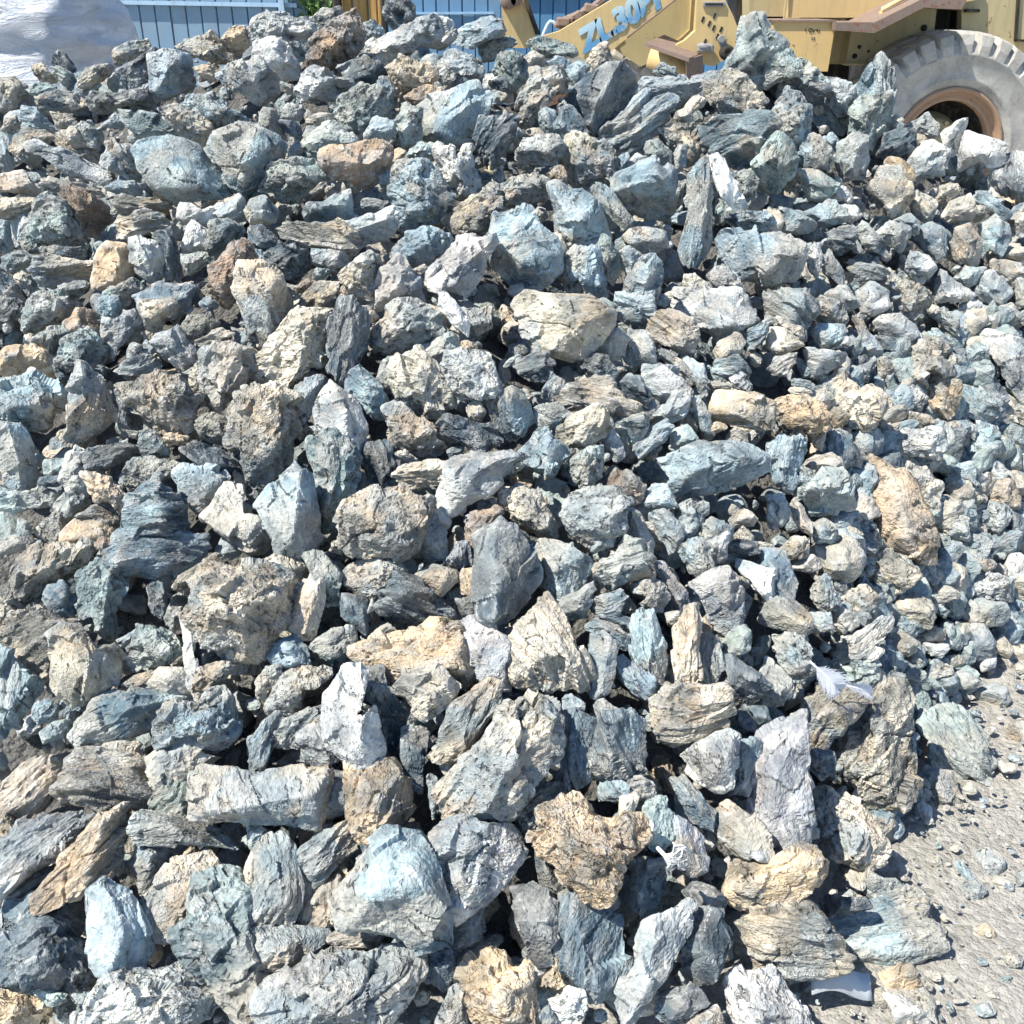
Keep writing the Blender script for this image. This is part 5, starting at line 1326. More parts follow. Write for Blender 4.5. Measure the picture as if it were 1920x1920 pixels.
def wheel(c, R_, W_, ax, yaw_lugs, rimmat):
    """tyre with sidewall mouldings and shoulder lugs, dished rim, hub"""
    ax = Vector(ax).normalized(); c = Vector(c)              # ax points out to the viewer
    k = R_ / 0.68
    prof = [(0.350, .11), (0.362, .165), (0.385, .185), (0.40, .188), (0.405, .196), (0.425, .200), (0.432, .196), (0.49, .212), (0.545, .216), (0.55, .222), (0.562, .222), (0.57, .215), (0.60, .205), (0.632, .185),
            (0.645, .14), (0.65, 0.0), (0.645, -.14), (0.632, -.185), (0.57, -.215), (0.49, -.212), (0.40, -.188), (0.35, -.11)]
    wr = MB(); wr.lathe([(r * k, h * k) for r, h in prof], c, ax, 96, True, True)
    ty = wr.build("tyre", RUBBER, loader)
    a = ax.cross(Vector((0, 0, 1))).normalized(); b = ax.cross(a)
    lg = MB(); n = 32
    for i in range(n):
        for s in (1, -1):
            th = (i + (0.0 if s > 0 else 0.5)) * 2 * math.pi / n; sw = 0.34 * s
            jit = random.uniform(-.012, .012)
            def pt(r, h, t_): return c + ax * h * k + (a * math.cos(t_) + b * math.sin(t_)) * r * k
            hw = 0.40 * 2 * math.pi / n
            V_ = []
            for (r0, r1, h, w_, dt) in ((0.555, 0.615, .222, .75, 0.0), (0.60, 0.672, .205, .95, 0.0), (0.64, 0.690, .16, 1.0, 0.01), (0.642, 0.692, .03, 0.9, 0.09)):
                t0 = th + dt * s * 1.2 + jit
                V_ += [pt(r0, h * s, t0 - hw * w_), pt(r0, h * s, t0 + hw * w_), pt(r1, h * s, t0 + hw * w_ * .85), pt(r1, h * s, t0 - hw * w_ * .85)]
            fs = [(0, 1, 2, 3), (15, 14, 13, 12)]
            for q in range(3):
                for e in range(4): fs.append((q * 4 + e, (q + 1) * 4 + e, (q + 1) * 4 + (e + 1) % 4, q * 4 + (e + 1) % 4))
            lg.add(V_, fs)
    lg.build("tread", RUBBER, ty)
    rm = MB(); rm.lathe([(r * k, h * k) for r, h in [(0.352, .10), (0.372, .172), (0.366, .190), (0.350, .192), (0.338, .178), (0.332, .150), (0.322, .140), (0.310, .146), (0.298, .150), (0.286, .138), (0.282, .10)]], c, ax, 72)
    th = math.pi * 1.52; kp = c + (a * math.cos(th) + b * math.sin(th)) * 0.345 * k + ax * .176 * k
    rm.box(kp, (0.02, 0.02, 0.03)); ro = rm.build("rim", rimmat, ty)
    ba = MB(); ba.lathe([(r * k, h * k) for r, h in [(0.2825, .10), (0.275, -.10), (0.24, -.13), (0.17, -.13)]], c, ax, 64); ba.build("rim_barrel", BLACK, ro)  # barrel coloured black to paint in the darkness of the deep dish
    hb = MB(); hb.lathe([(r * k, h * k) for r, h in [(0.20, -.125), (0.195, -.07), (0.17, -.04), (0.165, .0), (0.13, .02), (0.09, .025), (0.085, .06), (0.0, .065)]], c, ax, 40)
    for i in range(10):
        t_ = i * 2 * math.pi / 10; p0 = c + (a * math.cos(t_) + b * math.sin(t_)) * 0.145 * k
        hb.lathe([(0.014 * k, 0.0 * k), (0.014 * k, 0.035 * k), (0.0, 0.036 * k)], p0, ax, 6, False)
    hb.build("hub", OLIVE, ro)
    return ty
wc = P(1774, 280, LY); Rw = 0.685
wheel((wc.x, LY + 0.22, wc.z), Rw, 0.45, (0.10, -1, 0), 0, RIMP)
fc = P(1128, 262, LY + 0.25)
wheel((fc.x, LY + 0.55, fc.z), 0.665, 0.45, (-0.52, -1, 0), 0, RIMP)

# lifting arm with its lettering
arm = plate([(1008, 70), (1048, 59), (1147, 0), (1200, -31), (1300, -92), (1350, -62), (1265, 0), (1176, 71), (1120, 118), (1065, 100)], 6.9, 0.10, loader, "lift_arm", YELLOW)
m = MB()
e0, e1 = P(1176, 70.5, 6.893), P(1266, -0.5, 6.893)
m.tube([e0, e1], 0.006, 6); m.build("groove_line", RUST, arm)  # rusty tube drawn in for the groove along the arm's lower edge
def letter_material():
    mm, t, b = new_mat("blue_letter_print", 0.5, 0.3)
    pos = N(t, "ShaderNodeNewGeometry").outputs["Position"]
    dt = N(t, "ShaderNodeVectorMath", operation='DOT_PRODUCT'); t.links.new(pos, dt.inputs[0]); dt.inputs[1].default_value = LBY
    up = math2(t, 'MULTIPLY', math2(t, 'SUBTRACT', dt.outputs["Value"], LB0), 7.0)
    n = tex_noise(t, pos, 22.0, 6, 0.75)
    c = mixc(t, mapr(t, math2(t, 'ADD', up, math2(t, 'MULTIPLY', n, 0.5)), 0.40, 1.0), (0.13, 0.32, 0.52), (0.50, 0.68, 0.74))
    c = mixc(t, mapr(t, n, 0.50, 0.62, 0, 0.75), c, (0.66, 0.50, 0.24))
    t.links.new(c, b.inputs["Base Color"]); return mm
p0, p1 = P(1101, 93, 6.9), P(1208, 29, 6.9)
bx = (p1 - p0).normalized(); by = Vector((-bx.z, 0, bx.x)); LBY = tuple(by); LB0 = p0.dot(by)
LET = letter_material()
def lettering(txt, origin, size, mat, parent, name, shear=0.18, off=0.012, bx=bx, by=by):
    cu = bpy.data.curves.new(name, 'FONT'); cu.body = txt; cu.size = size; cu.shear = shear; cu.offset = off * size / 0.2; cu.extrude = 0.0015
    cu.space_character = 0.95
    o = bpy.data.objects.new(name, cu); C.objects.link(o); cu.materials.append(mat)
    Mx = Matrix(((bx.x, by.x, 0, origin.x), (bx.y, by.y, -1, origin.y), (bx.z, by.z, 0, origin.z), (0, 0, 0, 1)))
    dg = bpy.context.evaluated_depsgraph_get(); me = bpy.data.meshes.new_from_object(o.evaluated_get(dg)); me.transform(Mx); me.name = name
    bpy.data.objects.remove(o)
    lo = bpy.data.objects.new(name, me); C.objects.link(lo)
    if len(me.materials) == 0: me.materials.append(mat)
    lo.parent = parent
    return lo
lettering("ZL.30BI", P(1096, 97, 6.9) + Vector((0, -0.006, 0)), 0.172, LET, arm, "lettering")
# front frame: recessed web in the arm's shade, upright plate, name plate, lock lever
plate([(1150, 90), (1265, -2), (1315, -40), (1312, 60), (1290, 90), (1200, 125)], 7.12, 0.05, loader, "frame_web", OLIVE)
fp = plate([(1309, -60), (1360, -60), (1361, 2), (1375, 30), (1385, 57), (1376, 100), (1340, 124), (1300, 118), (1262, 108), (1252, 92), (1284, 76), (1304, 58)], 6.86, 0.30, loader, "front_frame", YELLOW)
m = MB(); q0, q1 = P(1318, 3, 6.852), P(1359, 13, 6.852)
m.box((q0 + q1) / 2, (abs(q1.x - q0.x), 0.012, abs(q1.z - q0.z)), None, 0.003); npl = m.build("name_plate", STEEL, fp)
m = MB(); m.box((q0 + q1) / 2 + Vector((0, -0.008, 0)), (abs(q1.x - q0.x) * .8, 0.004, abs(q1.z - q0.z) * .4)); m.build("plate_field", BLACK, npl)
m = MB(); a0, a1 = P(1352, 73, 6.84), P(1362, 98, 6.84)
m.tube([a0 + Vector((0, .02, 0)), a0 + Vector((0, -.03, 0))], 0.020, 12)
dv = (a1 - a0); m.box((a0 + a1) / 2, (0.045, 0.022, dv.length + 0.03), Matrix.Rotation(math.atan2(dv.x, dv.z), 3, 'Y'), 0.006)
lev = m.build("lock_lever", STEEL, fp)
m = MB(); m.lathe([(0.0, .05), (0.012, .05), (0.014, .055), (0.03, .055), (0.042, .045), (0.045, 0.0)], a1, (0, -1, 0), 28); m.build("lever_boss", BLACK, lev)
for (x, y) in ((1318, 36), (1340, 30), (1338, 52), (1352, 55), (1322, 78), (1345, 68), (1330, 44)):
    m = MB(); p_ = P(x, y, 6.858); m.box(p_, (0.012, 0.004, 0.03), Matrix.Rotation(0.35, 3, 'Y')); m.build("paint_chip", BLACK, fp)
m = MB(); p_ = P(1255, 118, 6.9); m.lathe([(0.0, -.13), (0.06, -.13), (0.06, .16), (0.045, .16), (0.045, .13), (0, .13)], p_, (1, -0.25, -0.25), 28); m.build("steering_cylinder", YELLOW, loader)
# rusty step bracket
st = MB(); YS = 6.62
A_ = [P(1211, 80, YS + .10), P(1246, 65, YS + .42), P(1320, 98, YS + .30), P(1292, 109, YS)]
st.prism(A_, (0, 0, -0.022)); stp = st.build("step", RUST, loader)
m = MB(); B0, B1 = P(1290, 108, YS + .01), P(1318, 150, YS + .01)
m.prism([P(1287, 112, YS + .01), P(1318, 103, YS + .12), P(1318, 170, YS + .12), P(1288, 172, YS + .01)], (0.0, 0.05, 0)); m.build("step_leg", RUST, stp)
m = MB(); m.box(P(1322, 90, 6.82), (0.10, 0.06, 0.05), None, 0.01); m.tube([P(1312, 84, 6.8), P(1330, 92, 6.8)], 0.018, 10); m.build("hinge_pin", STEEL, loader)
# dark joint between the frames
plate([(1372, -60), (1470, -60), (1470, 60), (1455, 140), (1376, 110), (1388, 57)], 7.55, 0.3, loader, "joint", BLACK)
# hood, tank, walkway, flank
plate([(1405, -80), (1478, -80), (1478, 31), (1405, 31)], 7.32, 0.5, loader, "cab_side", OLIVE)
hood = plate([(1479, -80), (1830, -80), (1830, 0), (1640, 33), (1479, 33)], 7.22, 0.6, loader, "hood", YELLOW)
m = MB(); m.box(P(1476.5, -20, 7.21), (0.012, 0.02, 0.5)); m.build("hood_edge", OLIVE, hood)
tk = MB()
T0 = [P(1450, 41, 6.78), P(1567, 41, 6.78), P(1552, 134, 6.78), P(1448, 134, 6.78)]
tk.prism(T0, (0, 0.55, 0)); tank = tk.build("fuel_tank", YELLOW2, loader)
m = MB(); m.prism([P(1447, 37.5, 6.765), P(1569, 37.5, 6.765), P(1568, 41, 6.765), P(1448, 41, 6.765)], (0, 0.56, 0)); m.build("tank_lip", RUST, tank)
m = MB(); cc = P(1475, 36, 6.92); m.lathe([(0.072, 0), (0.075, .012), (0.05, .014)], cc, (0, 0, 1), 32); m.build('filler_neck', RUST, tank); m = MB(); m.lathe([(0.0, .062), (0.045, .062), (0.052, .056), (0.052, .016), (0.05, .0)], cc, (0, 0, 1), 32)
for i in range(0):
    t_ = i * math.pi / 8; m.box(cc + Vector((math.cos(t_) * .053, math.sin(t_) * .053, .035)), (0.012, 0.012, 0.035), Matrix.Rotation(t_, 3, 'Z'))
m.build("filler_cap", STEEL, tank)
def scrawl(strokes, Y, parent):
    m = MB()
    for s in strokes: m.tube([P(x, y, Y) for x, y in s], 0.0022, 5)
    return m.build("scrawl", BLACK, parent)
scrawl([[(1511, 53), (1510.6, 59)], [(1518, 54), (1516.5, 57), (1517.5, 60), (1521, 59.5), (1523, 56), (1521, 53.5), (1518, 54)], [(1524, 59.5), (1526, 55.5), (1527.5, 59.5)],
        [(1530, 55), (1531, 58), (1534, 56)], [(1533, 54), (1532, 59.5)], [(1535, 56), (1537, 57.5), (1536, 59.5)], [(1523, 69), (1522, 74)], [(1527, 69), (1526.5, 75)]], 6.777, tank)
wk = MB()
wk.prism([P(1566, 42, 6.7), P(1640, 42, 6.7), P(1729, -2, 6.7), P(1814, -2, 6.7), P(1803, 18, 6.7), P(1732, 14, 6.7), P(1640, 62, 6.7), P(1566, 57, 6.7)], (0, 0.62, 0))
walk = wk.build("walkway", RUST, loader)
m = MB(); m.tube([P(1652, 38, 6.9), P(1651, 22, 6.9), P(1654, 17, 6.9), P(1700, -6, 6.9), P(1707, -8, 6.9), P(1712, 2, 6.9), P(1712, 8, 6.9)], 0.013, 8); m.build("grab_rail", YELLOW, walk)
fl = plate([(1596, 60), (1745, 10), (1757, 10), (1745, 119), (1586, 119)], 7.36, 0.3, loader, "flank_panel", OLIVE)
m = MB(); m.prism([P(1586, 119, 7.33), P(1700, 119, 7.33), P(1700, 123, 7.33), P(1586, 123, 7.33)], (0, 0.1, 0)); m.build("flank_edge", YELLOW, fl)
for (x, y, r) in ((1602, 105, .016), (1628, 96, .008), (1611, 88, .012), (1732, 52, .02)):
    m = MB(); m.lathe([(0, .012), (r, .010), (r, -.002)], P(x, y, 7.36), (0, -1, 0), 16); m.build("bolt", BLACK, fl)
plate([(1560, 58), (1597, 60), (1587, 200), (1535, 200)], 7.62, 0.3, loader, "tank_shade", BLACK)  # black sheet standing in for the shade beside the tank
plate([(1740, 10), (1806, 10), (1796, 130), (1740, 130)], 7.48, 0.3, loader, "recess_shade", BLACK)  # flat black sheet, the darkness of a recess painted on
m = MB(); m.prism([P(1747, 40, 7.40), P(1751, 40, 7.40), P(1746, 88, 7.40), P(1742, 88, 7.40)], (0, 0.1, 0)); m.build('bay_post', BLACK, loader); m = MB(); m.prism([P(1794, 20, 7.38), P(1806, 20, 7.38), P(1797, 88, 7.38), P(1789, 88, 7.38)], (0, 0.1, 0)); m.build("bay_post", BLACK, loader)
rp_ = plate([(1806, -80), (1990, -80), (1990, 150), (1800, 150)], 7.30, 0.6, loader, "rear_panel", OLIVE)
m = MB(); m.prism([P(1913, -80, 7.28), P(1918, -80, 7.28), P(1908, 76, 7.28), P(1903, 76, 7.28)], (0, 0.02, 0)); m.prism([P(1903, 74, 7.28), P(1990, 74, 7.28), P(1990, 78, 7.28), P(1903, 78, 7.28)], (0, 0.02, 0)); m.build("door_frame", BLACK, rp_)
m = MB(); m.box(P(1822, 20, 7.27), (0.09, 0.05, 0.02), None, .005); m.build('latch', BLACK, rp_); m = MB(); m.box(P(1846, 69, 7.29), (0.012, 0.02, 0.012)); m.build("stud", BLACK, rp_)
plate([(1880, 104), (1990, 108), (1990, 150), (1895, 140)], 7.24, 0.1, loader, "rear_fender", YELLOW)
m = MB(); m.box((2.3, 8.15, 0.62), (3.4, 1.0, 0.5), None, 0.05); m.box((0.9, 8.2, 0.62), (0.9, 0.6, 0.5), None, .05); m.build("added_belly_box", BLACK, loader)  # dark boxes added to hide the bright ground under the loader
# far wheels and body bulk, so that the loader stays whole from the side
m = MB(); m.box((3.2, 8.1, 1.9), (2.4, 1.2, 1.5), None, .05); m.build("body", OLIVE, loader)
# bucket link and what lies on the arm
lk = plate([(936, -30), (972, -30), (984, 6), (1004, 66), (1004, 90), (948, 90), (945, 60)], 7.35, 0.12, loader, "bucket_link", YELLOW)
m = MB(); m.prism([P(973, -30, 7.33), P(980, -30, 7.33), P(1013, 64, 7.33), (P(1004, 66, 7.33))], (0, 0.16, 0)); m.build("link_edge", BLACK, lk)
m = MB(); m.lathe([(0, .06), (0.05, .06), (0.055, .05), (0.055, -.05)], P(953, 0, 7.33), (0, -1, 0), 20); m.lathe([(0, .06), (0.035, .06), (0.035, -.05)], P(968, 0, 7.33), (0, -1, 0), 20); m.build("link_pin", RUST, lk)
m = MB(); R0 = random.Random(4)
for i in range(16):
    u = i / 15; x = 1048 + u * 75; y = 52 - u * 42
    m.box(P(x + R0.uniform(-3, 3), y + R0.uniform(-6, 2), 7.05 + R0.uniform(0, .1)), (R0.uniform(.04, .09), .08, R0.uniform(.03, .06)), Matrix.Rotation(R0.uniform(-.6, .2), 3, 'Y'), .01)
m.build("rusty_linkage", RUST, loader)
HOSE = paint_material("clear_hose", (0.55, 0.68, 0.78), 0, 0.2, 0.3)
m = MB(); m.tube([P(1016, 72, 7.3), P(1020, 62, 7.3), P(1027, 46, 7.3), P(1032, 40, 7.3), P(1038, 42, 7.3), P(1044, 50, 7.3), P(1047, 62, 7.3)], 0.012, 10); m.build("hose", HOSE, loader)

# ------------------------------------------------------------------ fences, sacks, timber, weeds
def fence(label, x0, x1, pitch, rail, Y, col, posts, ztop=2.3):
    mt = paint_material("fence_paint", col, 0.1, 0.35, 0.5)
    rm_ = paint_material("fence_rail_paint", tuple(min(.8, c * 1.5 + .1) for c in col), 0.25, 0.4, 0.5)
    f = empty("metal_fence", (P((x0 + x1) / 2, 40, Y).x, Y, 0)); tag(f, label, "fence", "metal fences behind the pile")
    X0, X1 = P(x0, 40, Y).x, P(x1, 40, Y).x; pw = pitch / FPX * Y / 1.10
    x = X0; proto = None; k = 0
    while x < X1:
        if proto is None:
            g = 0.010
            prof = [(0, .022), (g, 0.0), (pw - g, 0), (pw - .001, .022)]
            m = MB(); m.prism([(a, b, 0.02) for a, b in prof] + [(pw - .001, .03, .02), (0, .03, .02)], (0, 0, ztop)); o = m.build("sheet", mt, f); proto = o.data
        else:
            o = bpy.data.objects.new("sheet", proto); C.objects.link(o); o.parent = f; o.matrix_parent_inverse = Matrix.Translation(f.location).inverted()
        o.location = (x, Y + random.uniform(-.003, .003), 0); x += pw
    for (ya, yb, th) in rail:
        a, b = P(x0, ya, Y - .05), P(x1, yb, Y - .05); t_ = th / FPX * Y / 1.1
        m = MB(); m.prism([a + Vector((0, 0, t_ / 2)), b + Vector((0, 0, t_ / 2)), b - Vector((0, 0, t_ / 2)), a - Vector((0, 0, t_ / 2))], (0, .04, 0)); m.build("rail", rm_, f)
    for (pxl, wd) in posts:
        p_ = P(pxl, 20, Y - .09); m = MB(); m.box((p_.x, Y - .09, ztop / 2), (wd / FPX * Y / 1.1, .05, ztop), None, .006); m.build("post", rm_, f)
fence("pale blue sheet-metal fence between the white sack and the green weeds", 120, 556, 28.6, ((2.5, 10, 7),), 12.0, (0.21, 0.33, 0.44), ((529, 11),))
fence("mid blue sheet-metal fence just behind the topmost black rock", 722, 926, 24, ((25, 24, 4),), 11.4, (0.14, 0.28, 0.43), ())
fence("bright blue sheet-metal fence seen behind the loader's lifting arm", 940, 1420, 24, ((-9, -9, 6),), 12.6, (0.09, 0.25, 0.44), ())
DARKW = paint_material("added_wall_dark", (0.03, 0.034, 0.04), 0.1, 0.4, 0.8)
m = MB(); m.box((0, 14.2, 1.3), (24, 0.3, 2.6)); tag(m.build("added_wall", DARKW), "dark wall added behind the blue fences", "wall")  # wall added to keep the gaps between the fences dark

def wood_material():
    mm, t, b = new_mat("yellow_timber", 0.75, 0.2)
    pos = N(t, "ShaderNodeNewGeometry").outputs["Position"]
    mp = N(t, "ShaderNodeMapping"); mp.inputs["Scale"].default_value = (30, 30, 1.6); t.links.new(pos, mp.inputs[0])
    n = tex_noise(t, mp.outputs[0], 1.6, 6, 0.65, 0.5)
    c = mixc(t, mapr(t, n, 0.35, 0.65), (0.62, 0.41, 0.15), (0.40, 0.23, 0.08)); t.links.new(c, b.inputs["Base Color"])
    t.links.new(bump(t, n, 0.3, 0.004), b.inputs["Normal"]); return mm
WOOD = wood_material()
tp = empty("timber_gate", (P(680, 30, 9.5).x, 9.5, 0)); tag(tp, "yellow timber boards standing behind the rusty brown crest rock", "timber boards")
for (a, b) in ((642, 661), (662, 690), (691, 708), (709, 722)):
    A0, B0 = P(a, 30, 9.5).x, P(b, 30, 9.5).x; m = MB(); m.box(((A0 + B0) / 2, 9.5 + random.uniform(-.015, .015), 1.05), (B0 - A0 - .008, .04, 2.1), None, .006); m.build("board", WOOD, tp)
m = MB(); m.box((P(719, 30, 9.3).x, 9.36, 1.05), (.05, .1, 2.1), None, .008); m.box((P(630, 30, 9.3).x, 9.42, 1.05), (.06, .1, 2.1), None, .008); m.build("frame_post", BLACK, tp)

# woven bulk sacks
def sack_material():
    mm, t, b = new_mat("white_woven_plastic", 0.55, 0.35)
    pos = N(t, "ShaderNodeNewGeometry").outputs["Position"]
    mp = N(t, "ShaderNodeMapping"); mp.inputs["Scale"].default_value = (1.2, 1.2, 5.0); t.links.new(pos, mp.inputs[0])
    n = tex_noise(t, mp.outputs[0], 2.2, 6, 0.65, 0.8); n2 = tex_noise(t, pos, 9.0, 5, 0.6)
    c = mixc(t, mapr(t, n2, 0.3, 0.7), (0.74, 0.79, 0.87), (0.82, 0.85, 0.89))
    c = mixc(t, mapr(t, n, 0.62, 0.76, 0, 0.5), c, (0.40, 0.34, 0.26))
    t.links.new(c, b.inputs["Base Color"])
    wv = t.nodes.new("ShaderNodeTexChecker"); wv.inputs["Scale"].default_value = 260; t.links.new(pos, wv.inputs["Vector"])
    t.links.new(bump(t, math2(t, 'ADD', math2(t, 'MULTIPLY', wv.outputs["Fac"], 0.0012), math2(t, 'ADD', math2(t, 'MULTIPLY', n2, 0.03), math2(t, 'MULTIPLY', math2(t, 'ABSOLUTE', math2(t, 'SUBTRACT', n, 0.5)), 0.14))), 0.9, 1.0), b.inputs["Normal"])
    return mm
SACK = sack_material()
def sack(name, c, size, seed, label, top=False):
    S, T = geo(30); R = np.random.default_rng(seed)
    e = 0.42
    def sp(v): return np.sign(v) * np.abs(v) ** e
    q = S / np.max(np.abs(S), axis=1)[:, None]                     # cube map
    r_ = (np.abs(S) ** 9).sum(1) ** (-1 / 9.0)
    p = S * r_[:, None] * 0.5
    z = p[:, 2] + 0.5
    bulge = 1 + 0.10 * np.sin(np.clip(z, 0, 1) * math.pi)
    p[:, 0] *= bulge; p[:, 1] *= bulge
    V = p * np.array(size)
    o1 = R.uniform(-9, 9, 3)
    fold = (0.2 - np.abs(noise(V * np.array([1.1, 1.1, 4.5]) + o1, seed))) * 0.10 + (0.2 - np.abs(noise(V * np.array([2.0, 2.0, 9.0]) + o1, seed + 1))) * 0.05 * np.clip(z * 1.6 - .3, 0, 1)
    diag = (0.15 - np.abs(noise(V @ np.array([[2.2, 0, 1.5], [0, 2.2, 0], [-.6, 0, 1.2]]) + o1, seed + 2))) * 0.07
    V = V + S * (fold + diag)[:, None]
    me = tri_mesh(name, V + np.array([0, 0, size[2] / 2]), T, {})
    root = empty("bulk_sack", c); tag(root, label, "sack", "bulk sacks beside the pile")
    b = link("sack_body", me, SACK, None); b.parent = root
    for sx in (-1, 1):
        for sy in (-1, 1):
            x, y = sx * size[0] * .40, sy * size[1] * .40
            m = MB(); pts = [(x - .14 * sx, y, size[2] * .93), (x - .10 * sx, y, size[2] + .10), (x, y, size[2] + .16), (x + .04 * sx, y, size[2] + .08), (x + .05 * sx, y, size[2] * .92)]
            m.tube(pts, 0.018, 6); lo = m.build("lifting_loop", SACK); lo.parent = root
    return root
bp = P(60, 300, 6.2)
W_ = 2.0; XR = P(222, 60, 6.2).x - 0.24
sack("bulk_sack", (XR - W_ / 2 - .07, 6.2 + 0.62, bp.z), (W_ * .93, 1.2, 1.05), 5, "big white woven sack filling the upper corner above the pile")
sack("bulk_sack", (XR - W_ / 2 - .10, 6.2 + 0.66, -0.02), (W_ * .97, 1.25, bp.z + .10), 8, "white woven sack underneath another big white sack")
# a torn flap and a seam strap on the front sack
# weeds growing in the gap of the fence
def leaf_material():
    mm, t, b = new_mat("weed_leaf", 0.6, 0.3)
    pos = N(t, "ShaderNodeNewGeometry").outputs["Position"]
    n = tex_noise(t, pos, 14.0, 3, 0.6)
    t.links.new(mixc(t, mapr(t, n, 0.3, 0.7), (0.05, 0.13, 0.03), (0.16, 0.26, 0.07)), b.inputs["Base Color"]); return mm
LEAF = leaf_material()
def weed(px, Y, h, label, seed):
    R = random.Random(seed); base = P(px, 40, Y); root = empty("weed_plant", (base.x, Y, 0)); tag(root, label, "plant", "weeds in the fence gap")
    sm, lm = MB(), MB()
    for s in range(9):
        x, y = R.uniform(-.16, .16), R.uniform(-.12, .12); pts = []
        lean = Vector((R.uniform(-.25, .25), R.uniform(-.2, .2), 0))
        for k in range(6):
            u = k / 5; pts.append(Vector((base.x + x, Y + y, 0)) + lean * u * u + Vector((0, 0, h * R.uniform(.93, 1.05) * u)))
        sm.tube(pts, [.010, .009, .008, .006, .004, .002], 5)
        for k in range(70):
            u = R.uniform(.25, 1.0); i = min(4, int(u * 5)); p_ = pts[i].lerp(pts[i + 1], u * 5 - i)
            d = Vector((R.uniform(-1, 1), R.uniform(-1, 1), R.uniform(-.3, .7))).normalized(); L = R.uniform(.05, .12); n_ = d.cross(Vector((R.uniform(-.4, .4), R.uniform(-.4, .4), 1))).normalized() * L * .22
            e = p_ + d * L * .5 + Vector((0, 0, .01)); tpz = p_ + d * L - Vector((0, 0, L * .2))
            lm.add([p_, e + n_, tpz, e - n_], [(0, 1, 2), (0, 2, 3)])
    s_ = sm.build("stem", LEAF, root); lf = lm.build("foliage", LEAF, root); lf["kind"] = "stuff"
weed(586, 11.9, 1.75, "green leafy weed in the fence gap next to the pale blue fence", 2)
weed(610, 12.1, 1.6, "green leafy weed in the fence gap next to the timber boards", 3)

# ------------------------------------------------------------------ small things lying on the rocks
FEA = bpy.data.materials.new("white_feather"); FEA.use_nodes = True
_b = FEA.node_tree.nodes["Principled BSDF"]; _b.inputs["Base Color"].default_value = (.72, .74, .78, 1); _b.inputs["Roughness"].default_value = .8
def near_point(px, py, lift=0.0):
    d = ray(px, py); t = hit(px, py); return Vector(d * (t - lift)) + Vector((0, 0, CAM_H))
def feather(a, b, width, up, label, nbarb=46):
    a, b = Vector(a), Vector(b); L = (b - a); side = L.cross(up).normalized(); upn = side.cross(L).normalized()
    root = empty("feather", a); tag(root, label, "feather")
    sp = [a + L * u + upn * (0.025 * math.sin(u * math.pi)) for u in np.linspace(0, 1, 12)]
    m = MB(); m.tube(sp, [.0022 * (1 - u * .8) for u in np.linspace(0, 1, 12)], 6); m.build("quill", FEA, root)
    m = MB()
    for s in (-1, 1):
        for i in range(nbarb):
            u = .14 + .86 * i / nbarb; j = min(10, int(u * 11)); p0 = sp[j].lerp(sp[j + 1], u * 11 - j)
            w_ = width * math.sin(min(1, u * 1.15) * math.pi * .92 + .15) * random.uniform(.85, 1.1); dr = (side * s * .8 + L.normalized() * .62).normalized()
            q1 = p0 + dr * w_ * .6 + upn * .006; q2 = p0 + dr * w_ + upn * random.uniform(-.004, .012); wd = L.normalized() * (L.length / nbarb * .55)
            m.add([p0 - wd, p0 + wd, q1 + wd, q1 - wd, q2 + wd * .3], [(0, 1, 2, 3), (3, 2, 4)])
    m.build("vane", FEA, root)
feather(near_point(1518, 1240, .13), near_point(1575, 1296, .13), .040, Vector((-.2, -.8, .6)), "bluish white feather standing in shade against a pale rock")
feather(near_point(1570, 1282, .135), near_point(1628, 1308, .135), .024, Vector((.1, -.7, .7)), "bright white feather lying across the pale boulder by the gravel")
STRIP = paint_material("grey_plastic_film", (0.50, 0.53, 0.55), 0, 0.15, 0.3)
def gnd(px, py, z=0.0):
    d = ray(px, py); t = (CAM_H - z) / -d[2]; return Vector((d[0] * t, d[1] * t, z))
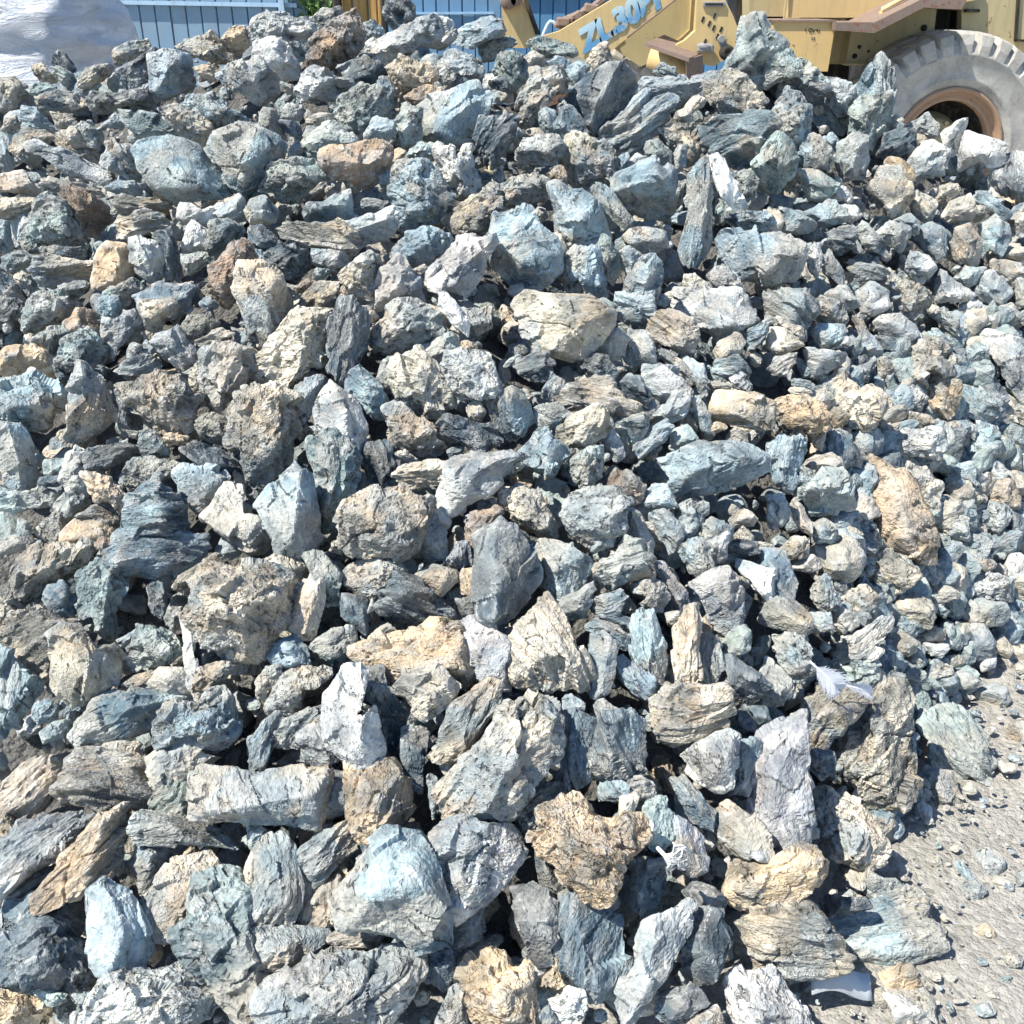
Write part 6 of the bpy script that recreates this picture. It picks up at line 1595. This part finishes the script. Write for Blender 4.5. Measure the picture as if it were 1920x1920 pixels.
sr = MB(); A0, A1 = gnd(1519, 1838, .055), gnd(1634, 1840, .035); n_ = 14; vv = []
for i in range(n_ + 1):
    u = i / n_; p_ = A0.lerp(A1, u) + Vector((0, 0, .012 * math.sin(u * 5))); q_ = Vector((0, -.012, .026)) if True else 0
    vv += [p_ + Vector((0, .012, .016)), p_ - Vector((0, .018, .014)), p_ - Vector((0, .017, .016)), p_ + Vector((0, .013, .014))]
fs = []
for i in range(n_):
    for e in range(4): fs.append((i * 4 + e, i * 4 + (e + 1) % 4, (i + 1) * 4 + (e + 1) % 4, (i + 1) * 4 + e))
fs += [(0, 3, 2, 1), (n_ * 4, n_ * 4 + 1, n_ * 4 + 2, n_ * 4 + 3)]
sr.add(vv, fs, True); tag(sr.build("plastic_strip", STRIP), "short grey plastic strip lying on the gravel under the stepped slab", "plastic strip")
THR = paint_material("white_cord", (0.72, 0.72, 0.68), 0, 0.2, 0.8)
m = MB(); base = near_point(1246, 1603, .12); R0 = random.Random(9)
for k in range(26):
    an = R0.uniform(-1.15, 0.65); L = R0.uniform(.018, .042); pts = []
    for i in range(7):
        u = i / 6; a_ = an + u * R0.uniform(-.5, .9)
        pts.append(base + Vector((math.cos(a_) * L * u, -.006 * math.sin(u * 3) + R0.uniform(-.0015, .0015), math.sin(a_) * L * u + R0.uniform(-.0015, .0015))))
    m.tube(pts, .0016, 4)
pts = [base + Vector((-.012, .004, .012)), base + Vector((0, 0, 0)), base + Vector((.010, -.002, -.022)), base + Vector((.014, 0, -.045))]
m.tube(pts, [.003, .004, .003, .001], 8)
tag(m.build("cord_tuft", THR), "tangled tuft of white cord caught between the blue rocks", "cord")
TWIG = paint_material("dry_straw", (0.55, 0.44, 0.25), 0, 0.3, 0.8)
m = MB(); a = near_point(900, 322, .05); b = near_point(917, 322, .05); c_ = near_point(917, 312, .05); d_ = near_point(925, 325, .05)
m.tube([a, (a + b) / 2 + Vector((0, 0, .004)), b, d_], .004, 6); m.tube([b, c_], .003, 6)
tag(m.build("twig", TWIG), "dry pale twig in the black hollow near the white oval rock", "twig")
